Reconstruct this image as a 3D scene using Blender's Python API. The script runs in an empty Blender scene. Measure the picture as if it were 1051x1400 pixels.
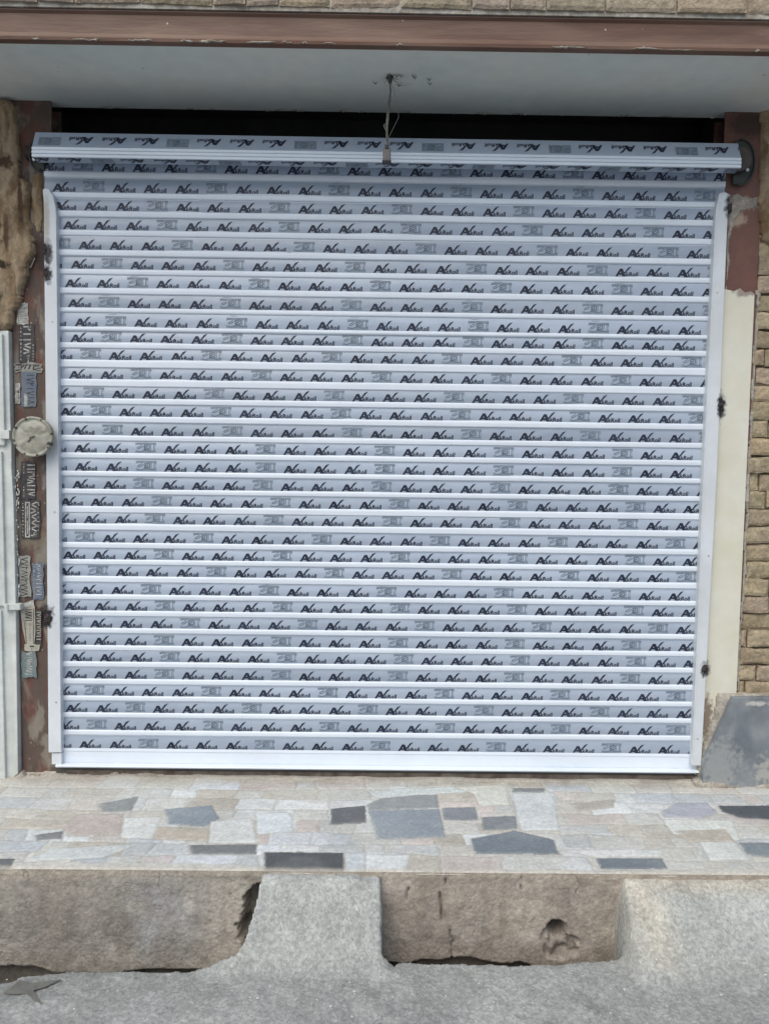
import bpy, bmesh, math, random
import numpy as np
from mathutils import Matrix, Vector
random.seed(7)
S = bpy.context.scene
C = S.collection

# ------------------------------------------------------------------ camera
CAM = np.array([-0.01276, -3.28118, 1.38770])
YAW, PITCH, ROLL, FOC = 0.00784, -0.07630, 0.01274, 1052.0
def cam_axes():
    cy, sy, cp, sp = math.cos(YAW), math.sin(YAW), math.cos(PITCH), math.sin(PITCH)
    cr, sr = math.cos(ROLL), math.sin(ROLL)
    f = np.array([sy*cp, cy*cp, sp]); r = np.array([cy, -sy, 0.0]); u = np.cross(r, f)
    return cr*r+sr*u, -sr*r+cr*u, f
RX, UX, FX = cam_axes()
cd = bpy.data.cameras.new('camera'); cam = bpy.data.objects.new('camera', cd); C.objects.link(cam)
cam.matrix_world = Matrix(((RX[0], UX[0], -FX[0], CAM[0]), (RX[1], UX[1], -FX[1], CAM[1]),
                           (RX[2], UX[2], -FX[2], CAM[2]), (0, 0, 0, 1)))
cd.sensor_fit = 'VERTICAL'; cd.sensor_height = 24.0; cd.lens = 24.0*FOC/1400.0
cd.clip_start = 0.05; cd.clip_end = 2000
S.camera = cam

# ------------------------------------------------------------------ sky, sun, exposure
SUN_EL, SUN_AZ = math.radians(52), math.radians(205)      # from the street side, behind the viewer
w = bpy.data.worlds.new('World'); S.world = w; w.use_nodes = True
nt = w.node_tree; nt.nodes.clear()
sky = nt.nodes.new('ShaderNodeTexSky'); sky.sky_type = 'NISHITA'; sky.sun_disc = False
sky.sun_elevation = SUN_EL; sky.sun_rotation = SUN_AZ; sky.dust_density = 3.0; sky.air_density = 1.0
bg = nt.nodes.new('ShaderNodeBackground'); bg.inputs[1].default_value = 0.12
wo = nt.nodes.new('ShaderNodeOutputWorld')
nt.links.new(sky.outputs[0], bg.inputs[0]); nt.links.new(bg.outputs[0], wo.inputs[0])
sd = bpy.data.lights.new('sun', 'SUN'); sd.energy = 1.35; sd.angle = math.radians(55); sd.color = (1.0, .99, .88)
so = bpy.data.objects.new('sun', sd); C.objects.link(so)
dirv = Vector((math.sin(SUN_AZ)*math.cos(SUN_EL), math.cos(SUN_AZ)*math.cos(SUN_EL), math.sin(SUN_EL)))
so.rotation_euler = dirv.to_track_quat('Z', 'Y').to_euler(); so.location = dirv*20
S.view_settings.view_transform = 'Standard'; S.view_settings.look = 'None'
S.view_settings.exposure = 0.40; S.view_settings.gamma = 1.0

# ------------------------------------------------------------------ helpers
def at(x, y, axis, val):
    """world point on the plane axis=val seen at photo pixel x,y (surveying aid)"""
    d = FX + RX*(x-525.5)/FOC + UX*(700-y)/FOC
    t = (val-CAM[axis])/d[axis]
    return CAM + t*d

def hash2(i, j, s):
    n = (i*374761393 + j*668265263 + s*974711) & 0xffffffff
    n = ((n ^ (n >> 13))*1274126177) & 0xffffffff
    return ((n ^ (n >> 16)) & 0xffff)/65535.0
def vnoise(x, y, s=0):
    x = np.asarray(x, float); y = np.asarray(y, float)
    i = np.floor(x).astype(np.int64); j = np.floor(y).astype(np.int64)
    fx = x-i; fy = y-j; fx = fx*fx*(3-2*fx); fy = fy*fy*(3-2*fy)
    a, b, c, d = hash2(i, j, s), hash2(i+1, j, s), hash2(i, j+1, s), hash2(i+1, j+1, s)
    return (a*(1-fx)+b*fx)*(1-fy)+(c*(1-fx)+d*fx)*fy
def fbm(x, y, o=4, s=0):
    t = 0; a = .5; n = 0
    for k in range(o):
        t = t+a*vnoise(x*2**k, y*2**k, s+k*17); n += a; a *= .5
    return t/n          # 0..1
def sstep(a, b, x):
    t = np.clip((x-a)/(b-a), 0, 1); return t*t*(3-2*t)
def inpoly(px, py, poly):
    r = np.zeros(np.shape(px), bool); n = len(poly)
    for k in range(n):
        x1, y1 = poly[k]; x2, y2 = poly[(k+1) % n]
        if y1 == y2: continue
        c = ((y1 > py) != (y2 > py)) & (px < (x2-x1)*(py-y1)/(y2-y1)+x1)
        r ^= c
    return r

def tag(o, label, cat, group=None, kind=None):
    if label: o['label'] = label
    if cat: o['category'] = cat
    if group: o['group'] = group
    if kind: o['kind'] = kind
    return o
def empty(name, loc, label, cat, group=None):
    o = bpy.data.objects.new(name, None); C.objects.link(o); o.location = loc
    o.empty_display_size = .2
    return tag(o, label, cat, group)
def link(name, me, mats, parent=None):
    """link a mesh given in world coordinates; under a parent it is shifted to the parent's base"""
    for m in (mats if isinstance(mats, (list, tuple)) else [mats]): me.materials.append(m)
    o = bpy.data.objects.new(name, me); C.objects.link(o)
    if parent:
        base = Vector((0, 0, 0)); p = parent
        while p: base += p.location; p = p.parent
        me.transform(Matrix.Translation(-base)); o.parent = parent
    else:
        # origin at the base centre
        co = np.empty(len(me.vertices)*3); me.vertices.foreach_get('co', co); co = co.reshape(-1, 3)
        b = Vector(((co[:, 0].min()+co[:, 0].max())/2, (co[:, 1].min()+co[:, 1].max())/2, co[:, 2].min()))
        me.transform(Matrix.Translation(-b)); o.location = b
    return o
class MB:
    def __init__(s): s.v = []; s.f = []; s.m = []
    def poly(s, pts, mi=0):
        n = len(s.v); s.v += [tuple(map(float, p)) for p in pts]; s.f.append(tuple(range(n, n+len(pts)))); s.m.append(mi)
    def prism(s, front, back, mi=0):
        n = len(front); b = len(s.v); s.v += [tuple(map(float, p)) for p in list(front)+list(back)]
        s.f.append(tuple(range(b, b+n))); s.f.append(tuple(range(b+2*n-1, b+n-1, -1))); s.m += [mi, mi]
        for k in range(n):
            s.f.append((b+k, b+n+k, b+n+(k+1) % n, b+(k+1) % n)); s.m.append(mi)
    def box(s, a, b, mi=0):
        (x0, y0, z0), (x1, y1, z1) = a, b
        s.prism([(x0, y0, z0), (x1, y0, z0), (x1, y0, z1), (x0, y0, z1)], [(x0, y1, z0), (x1, y1, z0), (x1, y1, z1), (x0, y1, z1)], mi)
    def sweep(s, prof, x0, x1, nx=1, mis=None, closed=False):
        """profile (y,z) list swept along X"""
        b = len(s.v); n = len(prof)
        for i in range(nx+1):
            x = x0+(x1-x0)*i/nx
            s.v += [(x, p[0], p[1]) for p in prof]
        for i in range(nx):
            for k in range(n if closed else n-1):
                k2 = (k+1) % n
                s.f.append((b+i*n+k, b+(i+1)*n+k, b+(i+1)*n+k2, b+i*n+k2)); s.m.append(mis[k] if mis else 0)
        if closed:
            s.f.append(tuple(b+k for k in range(n))); s.m.append(0)
            s.f.append(tuple(b+nx*n+k for k in range(n-1, -1, -1))); s.m.append(0)
    def tube(s, pts, rad, n=8, mi=0):
        pts = [Vector(p) for p in pts]; b = len(s.v)
        rads = rad if isinstance(rad, (list, tuple)) else [rad]*len(pts)
        for i, p in enumerate(pts):
            t = (pts[min(i+1, len(pts)-1)]-pts[max(i-1, 0)]).normalized()
            u = t.orthogonal().normalized() if i == 0 else (u-t*u.dot(t)).normalized()
            v = t.cross(u)
            for k in range(n):
                a = 2*math.pi*k/n; s.v.append(tuple(p+(u*math.cos(a)+v*math.sin(a))*rads[i]))
        for i in range(len(pts)-1):
            for k in range(n):
                s.f.append((b+i*n+k, b+i*n+(k+1) % n, b+(i+1)*n+(k+1) % n, b+(i+1)*n+k)); s.m.append(mi)
        s.f.append(tuple(b+k for k in range(n-1, -1, -1))); s.f.append(tuple(b+(len(pts)-1)*n+k for k in range(n))); s.m += [mi, mi]
    def disc(s, c, r, y0, y1, n=32, mi=0, rf=None):
        """short cylinder with its axis along Y"""
        pts = [(c[0]+(rf(k) if rf else r)*math.cos(2*math.pi*k/n), c[1]+(rf(k) if rf else r)*math.sin(2*math.pi*k/n)) for k in range(n)]
        s.prism([(p[0], y0, p[1]) for p in pts], [(p[0], y1, p[1]) for p in pts], mi)
    def build(s, name, mats, parent=None, bevel=0, smooth=False, fixn=True, segs=2):
        me = bpy.data.meshes.new(name); me.from_pydata(s.v, [], s.f)
        me.polygons.foreach_set('material_index', s.m)
        if fixn or bevel:
            bm = bmesh.new(); bm.from_mesh(me)
            if fixn: bmesh.ops.recalc_face_normals(bm, faces=bm.faces)
            if bevel:
                es = [e for e in bm.edges if len(e.link_faces) == 2 and e.calc_face_angle(0) > .5]
                bmesh.ops.bevel(bm, geom=es, offset=bevel, segments=segs, affect='EDGES', profile=.6)
            bm.to_mesh(me); bm.free()
        if smooth: me.polygons.foreach_set('use_smooth', [True]*len(me.polygons))
        me.update()
        return link(name, me, mats, parent)

def grid_mesh(name, P, mask=None, col=None, mats=None, parent=None, kind=None, smooth=True):
    """P: (ny,nx,3) points. mask: (ny-1,nx-1) faces kept"""
    ny, nx = P.shape[:2]
    idx = np.arange(ny*nx).reshape(ny, nx)
    q = np.stack([idx[:-1, :-1], idx[:-1, 1:], idx[1:, 1:], idx[1:, :-1]], -1).reshape(-1, 4)
    if mask is not None: q = q[mask.reshape(-1)]
    used = np.unique(q); remap = np.full(ny*nx, -1); remap[used] = np.arange(len(used)); q = remap[q]
    v = P.reshape(-1, 3)[used]
    me = bpy.data.meshes.new(name)
    me.vertices.add(len(v)); me.vertices.foreach_set('co', v.astype(np.float32).ravel())
    me.loops.add(q.size); me.loops.foreach_set('vertex_index', q.astype(np.int32).ravel())
    me.polygons.add(len(q)); me.polygons.foreach_set('loop_start', np.arange(0, q.size, 4, dtype=np.int32))
    me.polygons.foreach_set('loop_total', np.full(len(q), 4, dtype=np.int32))
    me.polygons.foreach_set('use_smooth', np.full(len(q), smooth))
    me.update(calc_edges=True)
    if col is not None:
        a = me.color_attributes.new('Col', 'FLOAT_COLOR', 'POINT')
        c = np.ones((len(v), 4), np.float32); c[:, :3] = col.reshape(-1, 3)[used]; a.data.foreach_set('color', c.ravel())
    return link(name, me, mats, parent)

# ------------------------------------------------------------------ materials
def surf(name, cols, scale=4.0, rough=.8, bump=.2, bscale=60, detail=8, speck=None, spots=None, attr=False, metal=0.0,
         stretch=(1, 1, 1), contrast=(.35, .65), bdist=.01, spec=.5, fine=.12, streak=None, vary=0, grit=None, cracks=None):
    m = bpy.data.materials.new(name); m.use_nodes = True; t = m.node_tree; N = t.nodes; L = t.links
    b = N['Principled BSDF']; b.inputs['Roughness'].default_value = rough; b.inputs['Metallic'].default_value = metal
    b.inputs['Specular IOR Level'].default_value = spec
    g = N.new('ShaderNodeNewGeometry'); mp = N.new('ShaderNodeMapping'); mp.inputs['Scale'].default_value = stretch
    L.new(g.outputs['Position'], mp.inputs[0])
    def noise(sc, det=detail, src=mp.outputs[0], dist=0.0):
        n = N.new('ShaderNodeTexNoise'); n.inputs['Scale'].default_value = sc; n.inputs['Detail'].default_value = det
        n.inputs['Distortion'].default_value = dist; L.new(src, n.inputs['Vector']); return n.outputs['Fac']
    def mix(f, a, c, mode='MIX'):
        x = N.new('ShaderNodeMix'); x.data_type = 'RGBA'; x.blend_type = mode
        if isinstance(f, (int, float)): x.inputs[0].default_value = f
        else: L.new(f, x.inputs[0])
        for k, s_ in ((6, a), (7, c)):
            if isinstance(s_, tuple): x.inputs[k].default_value = (*s_, 1)
            else: L.new(s_, x.inputs[k])
        return x.outputs[2]
    def rng(v, a, c, o0=0.0, o1=1.0):
        r = N.new('ShaderNodeMapRange'); r.inputs[1].default_value = a; r.inputs[2].default_value = c
        r.inputs[3].default_value = o0; r.inputs[4].default_value = o1; L.new(v, r.inputs[0]); return r.outputs[0]
    def math_(op, a, c=None):
        x = N.new('ShaderNodeMath'); x.operation = op
        for k, s_ in enumerate((a, c)):
            if s_ is None: continue
            if isinstance(s_, (int, float)): x.inputs[k].default_value = s_
            else: L.new(s_, x.inputs[k])
        return x.outputs[0]
    if attr:
        a = N.new('ShaderNodeVertexColor'); a.layer_name = 'Col'; c = a.outputs[0]
    else:
        c = cols[0]
        for k, cc in enumerate(cols[1:]):
            c = mix(rng(noise(scale*(1+.9*k), dist=.4), *contrast), c, cc)
    if fine:      # small tonal variation
        c = mix(1.0, c, mix(noise(bscale*.6, 4), (1-fine*2,)*3, (1+fine*2,)*3), 'MULTIPLY')
    if grit:      # aggregate: every grain its own tone
        for sc, amt in grit:
            v = N.new('ShaderNodeTexVoronoi'); v.inputs['Scale'].default_value = sc; L.new(g.outputs['Position'], v.inputs['Vector'])
            sp = N.new('ShaderNodeSeparateColor'); L.new(v.outputs['Color'], sp.inputs[0]); q = rng(sp.outputs[0], 0, 1, 1-amt, 1+amt)
            cx = N.new('ShaderNodeCombineColor'); [L.new(q, cx.inputs[k]) for k in range(3)]
            c = mix(1.0, c, cx.outputs[0], 'MULTIPLY')
    if cracks:    # (scale, width, colour): wandering hairline cracks, broken up
        n3 = N.new('ShaderNodeTexNoise'); n3.inputs['Scale'].default_value = 9; n3.inputs['Detail'].default_value = 8; L.new(g.outputs['Position'], n3.inputs['Vector'])
        ad = N.new('ShaderNodeVectorMath'); ad.operation = 'MULTIPLY_ADD'; L.new(n3.outputs['Color'], ad.inputs[0]); ad.inputs[1].default_value = (.18, .18, .18); L.new(g.outputs['Position'], ad.inputs[2])
        v = N.new('ShaderNodeTexVoronoi'); v.feature = 'DISTANCE_TO_EDGE'; v.inputs['Scale'].default_value = cracks[0]; L.new(ad.outputs[0], v.inputs['Vector'])
        f = math_('MULTIPLY', rng(v.outputs['Distance'], cracks[1], cracks[1]*.3), rng(noise(3.5, 4), .54, .64, 0, .8))
        c = mix(f, c, cracks[2])
    if vary:      # each slat its own tone
        oi = N.new('ShaderNodeObjectInfo'); rv = rng(oi.outputs['Random'], 0, 1, 1-vary, 1+vary)
        cx = N.new('ShaderNodeCombineColor'); [L.new(rv, cx.inputs[k]) for k in range(3)]
        c = mix(1.0, c, cx.outputs[0], 'MULTIPLY')
    if streak:    # (colour, strength, scale) vertical dirt runs
        mp2 = N.new('ShaderNodeMapping'); mp2.inputs['Scale'].default_value = (1, 1, .08); L.new(g.outputs['Position'], mp2.inputs[0])
        c = mix(rng(noise(streak[2], 6, mp2.outputs[0]), .5, .75, 0, streak[1]), c, streak[0])
    if speck:
        for (sc, th, col_) in speck:
            v = N.new('ShaderNodeTexVoronoi'); v.inputs['Scale'].default_value = sc; L.new(g.outputs['Position'], v.inputs['Vector'])
            big = noise(sc*.35, 2)
            f = math_('MULTIPLY', rng(v.outputs['Distance'], th, th*.55), rng(big, .5, .56))
            c = mix(f, c, col_)
    if spots:
        nz = N.new('ShaderNodeTexNoise'); nz.inputs['Scale'].default_value = 55; nz.inputs['Detail'].default_value = 6
        L.new(g.outputs['Position'], nz.inputs['Vector'])
        for (ctr, sx, sz, col_, amp) in spots:
            sub = N.new('ShaderNodeVectorMath'); sub.operation = 'SUBTRACT'; L.new(g.outputs['Position'], sub.inputs[0]); sub.inputs[1].default_value = tuple(map(float, ctr))
            mul = N.new('ShaderNodeVectorMath'); mul.operation = 'MULTIPLY'; L.new(sub.outputs[0], mul.inputs[0]); mul.inputs[1].default_value = (1/sx, 0, 1/sz)
            ln = N.new('ShaderNodeVectorMath'); ln.operation = 'LENGTH'; L.new(mul.outputs[0], ln.inputs[0])
            d = math_('ADD', ln.outputs['Value'], math_('MULTIPLY', math_('SUBTRACT', nz.outputs['Fac'], .5), amp))
            c = mix(rng(d, .55, 1.15, 1, 0), c, col_)
    if isinstance(c, tuple): b.inputs['Base Color'].default_value = (*c, 1)
    else: L.new(c, b.inputs['Base Color'])
    if bump:
        bp = N.new('ShaderNodeBump'); bp.inputs['Strength'].default_value = bump; bp.inputs['Distance'].default_value = bdist
        L.new(noise(bscale, 8), bp.inputs['Height']); L.new(bp.outputs[0], b.inputs['Normal'])
    return m

def P(x, y, Y): return at(x, y, 1, Y)
SOOT = (.012, .011, .014)
M = {}
M['white'] = surf('white_coated_aluminium', [(.715, .78, .855), (.655, .715, .79)], 2, .35, .03, 30, bdist=.003, fine=.02)
M['rail'] = surf('guide_rail_paint', [(.63, .67, .71), (.55, .58, .60)], 3, .4, .05, 40, bdist=.003, fine=.03,
    spots=[(P(66, 345, -.035), .022, .055, SOOT, 1.4), (P(66, 375, -.035), .02, .04, SOOT, 1.6), (P(64, 300, -.035), .015, .10, (.42, .40, .36), 1.0),
           (P(66, 843, -.035), .028, .052, SOOT, 1.6),
           (P(997, 283, -.035), .022, .055, SOOT, 1.3), (P(984, 555, -.035), .015, .055, SOOT, 1.5),
           (P(963, 915, -.035), .020, .035, SOOT, 1.8)])
M['film'] = surf('protective_film', [(.295, .35, .435), (.375, .435, .52)], 4, .30, .22, 28, stretch=(.5, 1, 1.6), bdist=.006, fine=.05, contrast=(.3, .7), vary=.10)  # paler stretched tone paints broad glare into the film colour
M['ink'] = surf('film_print_ink', [(.006, .011, .030), (.026, .038, .07)], 14, .5, 0, fine=.05)
M['ink_pale'] = surf('film_print_pale', [(.195, .245, .305), (.225, .275, .335)], 60, .4, 0, fine=.1)
M['ink_mid'] = surf('film_print_mid', [(.11, .145, .195), (.15, .185, .235)], 60, .4, 0, fine=.1)
M['soffit'] = surf('soffit_paint', [(.66, .70, .67), (.58, .62, .59), (.66, .66, .61)], 1.8, .8, .15, 25, fine=.05,
    speck=[(9, .06, (.35, .34, .31))])
M['primer'] = surf('red_oxide_primer', [(.17, .085, .062), (.12, .062, .048), (.23, .13, .10)], 5, .6, .15, 50, streak=((.30, .25, .21), .35, 16))
M['primer_lintel'] = surf('red_oxide_primer_beam', [(.125, .058, .036), (.095, .048, .031), (.165, .10, .07)], 3, .6, .15, 50, stretch=(.35, 1, 2.5),
    speck=[(16, .07, (.42, .38, .33))])
M['post_left'] = surf('post_primer_and_mortar', [(.115, .052, .038), (.20, .175, .145), (.09, .062, .05)], 6.5, .75, .3, 60, stretch=(1.2, 1, .6), contrast=(.46, .54), speck=[(35, .13, (.36, .33, .29))],
    spots=[(P(66, 843, 0), .05, .06, SOOT, 1.4), (P(60, 350, 0), .035, .10, (.05, .03, .025), 1.2), (P(35, 735, 0), .10, .05, (.16, .13, .095), 1.5)])
M['post_right'] = surf('post_right_primer', [(.155, .07, .052), (.13, .06, .047)], 5, .6, .2, 50,
    spots=[(P(1010, 278, 0), .085, .028, (.36, .27, .20), 2.0), (P(1005, 300, 0), .05, .03, (.36, .27, .20), 1.5), (P(1025, 170, 0), .1, .06, (.05, .025, .02), 1.0)])
M['cream'] = surf('cream_cover_plate', [(.62, .60, .48), (.58, .56, .44), (.64, .63, .55)], 2.5, .5, .06, 40, fine=.03,
    spots=[(P(986, 555, -.02), .022, .06, SOOT, 1.6), (P(964, 915, -.02), .024, .035, SOOT, 1.8), (P(966, 985, -.02), .03, .12, (.22, .17, .13), 1.6),
           (P(1020, 398, -.02), .055, .022, (.30, .25, .21), 2.2)])
M['dark'] = surf('unlit_interior_plaster', [(.085, .08, .07), (.05, .05, .05)], 3, .95, .3, 20)  # near-black base colour carries the shade of the recess and the gap
M['brick'] = surf('tan_brick', [], 1, .9, .7, 110, attr=True, bdist=.006, fine=.18, grit=[(100, .14), (40, .08)])
M['joint'] = surf('brick_joint_mud', [(.10, .075, .05), (.16, .125, .09)], 20, .95, .5, 60)
M['mud'] = surf('ochre_mud_plaster', [(.25, .18, .11), (.15, .095, .05), (.32, .245, .16)], 9, .92, .7, 60, stretch=(1.3, 1, .45), contrast=(.42, .58), bdist=.012, grit=[(90, .12)],
    spots=[(P(8, 365, 0), .035, .02, (.03, .02, .012), 2.2), (P(2, 335, 0), .03, .012, (.03, .02, .012), 2.2), (P(5, 312, 0), .012, .02, (.04, .025, .015), 2.0), (P(0, 408, 0), .03, .02, (.03, .02, .012), 2.2), (P(33, 275, 0), .012, .12, (.07, .04, .022), 1.6), (P(16, 325, 0), .012, .09, (.09, .055, .03), 1.6), (P(10, 225, 0), .05, .03, (.07, .045, .025), 2)])
M['doorpaint'] = surf('aged_white_door_paint', [(.60, .63, .61), (.52, .55, .53)], 6, .5, .12, 40, streak=((.36, .36, .33), .4, 25))
M['gutterwall'] = surf('gutter_wall_cement', [], 1, .92, .7, 80, attr=True, bdist=.006, fine=.14, grit=[(120, .13), (45, .08)], cracks=(4.5, .010, (.14, .12, .10)),
    streak=((.15, .125, .10), .45, 11), speck=[(22, .07, (.10, .085, .07))])
M['pave'] = surf('paving_offcuts', [], 1, .6, .3, 130, attr=True, bdist=.003, fine=.13, grit=[(110, .08), (40, .04)])
M['ground'] = surf('ground_concrete', [], 1, .92, .5, 130, attr=True, bdist=.004, fine=.16, grit=[(150, .16), (85, .10), (28, .05)], cracks=(2.2, .005, (.17, .17, .165)),
    speck=[(55, .13, (.44, .45, .44)), (60, .12, (.15, .155, .16)), (14, .035, (.66, .67, .66))])
M['slab'] = surf('grey_stone_slab', [(.17, .195, .215), (.27, .29, .30), (.13, .15, .17)], 4, .5, .2, 40, stretch=(1, 1, .8),
    spots=[(at(985, 1050, 1, -.07), .09, .13, (.265, .28, .28), 2.6), (at(1045, 1055, 1, -.07), .05, .06, (.33, .33, .31), 3.2), (at(1033, 962, 1, -.07), .05, .012, (.45, .44, .42), 1.8)])
M['mortar'] = surf('mortar', [(.30, .27, .22), (.22, .19, .155), (.38, .36, .32)], 12, .95, .6, 70, bdist=.008, grit=[(120, .14), (45, .08)])
M['plasterwhite'] = surf('white_plaster_crumbs', [(.62, .60, .56), (.45, .42, .38)], 20, .9, .4, 70)
M['plate'] = surf('bracket_grey_green_steel', [(.055, .062, .055), (.035, .04, .035)], 10, .55, .1, 50, metal=.3)
M['steel'] = surf('dark_steel', [(.05, .05, .05), (.09, .07, .06)], 20, .5, .2, 60, metal=.5)
M['zinc'] = surf('zinc_bolt', [(.45, .45, .42)], 1, .35, 0, metal=.8)
M['weld'] = surf('burnt_weld', [(.012, .011, .013), (.05, .035, .03)], 90, .7, .8, 90)
M['cap'] = surf('grimy_metal_cap', [(.33, .32, .26), (.24, .23, .185), (.38, .375, .32)], 14, .6, .25, 45, spots=[(P(68, 607, -.085), .013, .010, (.03, .028, .022), .9)]+[(P(45+25.5*math.cos(math.radians(a)), 597-25.5*math.sin(math.radians(a)), -.085), .0055, .0055, (.05, .045, .035), .8) for a in (8, 62, 110, 152, 192, 208, 246, 285, 325)]+[(P(52, 590, -.085), .05, .02, (.22, .215, .17), 2.6), (P(40, 612, -.085), .04, .016, (.26, .25, .2), 2.6)])
M['cord'] = surf('dusty_cord', [(.13, .125, .10), (.20, .19, .165)], 25, .9, .4, 90)
M['web'] = surf('dusty_cobweb', [(.20, .20, .18)], 1, 1, 0)
M['plug'] = surf('plug_casing', [(.085, .085, .08), (.13, .13, .12)], 30, .5, .2, 60)
M['ad_dark'] = surf('advert_dark_paint', [(.018, .022, .03), (.04, .04, .045), (.06, .052, .048)], 35, .7, .1, 60)
M['ad_light'] = surf('advert_pale_paint', [(.50, .52, .49), (.38, .39, .365), (.26, .24, .215)], 35, .7, .1, 60)
M['ad_blue'] = surf('advert_blue_paint', [(.10, .135, .19), (.14, .16, .19)], 30, .7, .1, 60)
M['ad_teal'] = surf('advert_teal_paint', [(.13, .19, .20), (.17, .19, .19)], 30, .7, .1, 60)
M['ad_tan'] = surf('advert_tan_paint', [(.40, .385, .32), (.30, .285, .24)], 30, .7, .1, 60)
M['ad_grey'] = surf('advert_grey_paint', [(.22, .22, .20), (.30, .30, .27)], 30, .7, .1, 60)
M['rust_dark'] = surf('dark_rusty_steel', [(.055, .032, .026), (.09, .06, .05), (.15, .13, .105)], 9, .8, .3, 60)  # brown rusty steel, colour darkened for the shadow under the bottom bar
M['leaf'] = surf('wilted_leaf', [(.15, .15, .138), (.12, .12, .11)], 25, .8, .3, 60)
M['chip'] = surf('pale_stone_chip', [(.62, .62, .60), (.40, .40, .39)], 8, .8, .2, 60)

# ------------------------------------------------------------------ dimensions
ZT = -.035            # terrace top
YE = -.757            # terrace front edge
ZR = -.25             # road level
HX = 2.6              # half width of what is built

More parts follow.
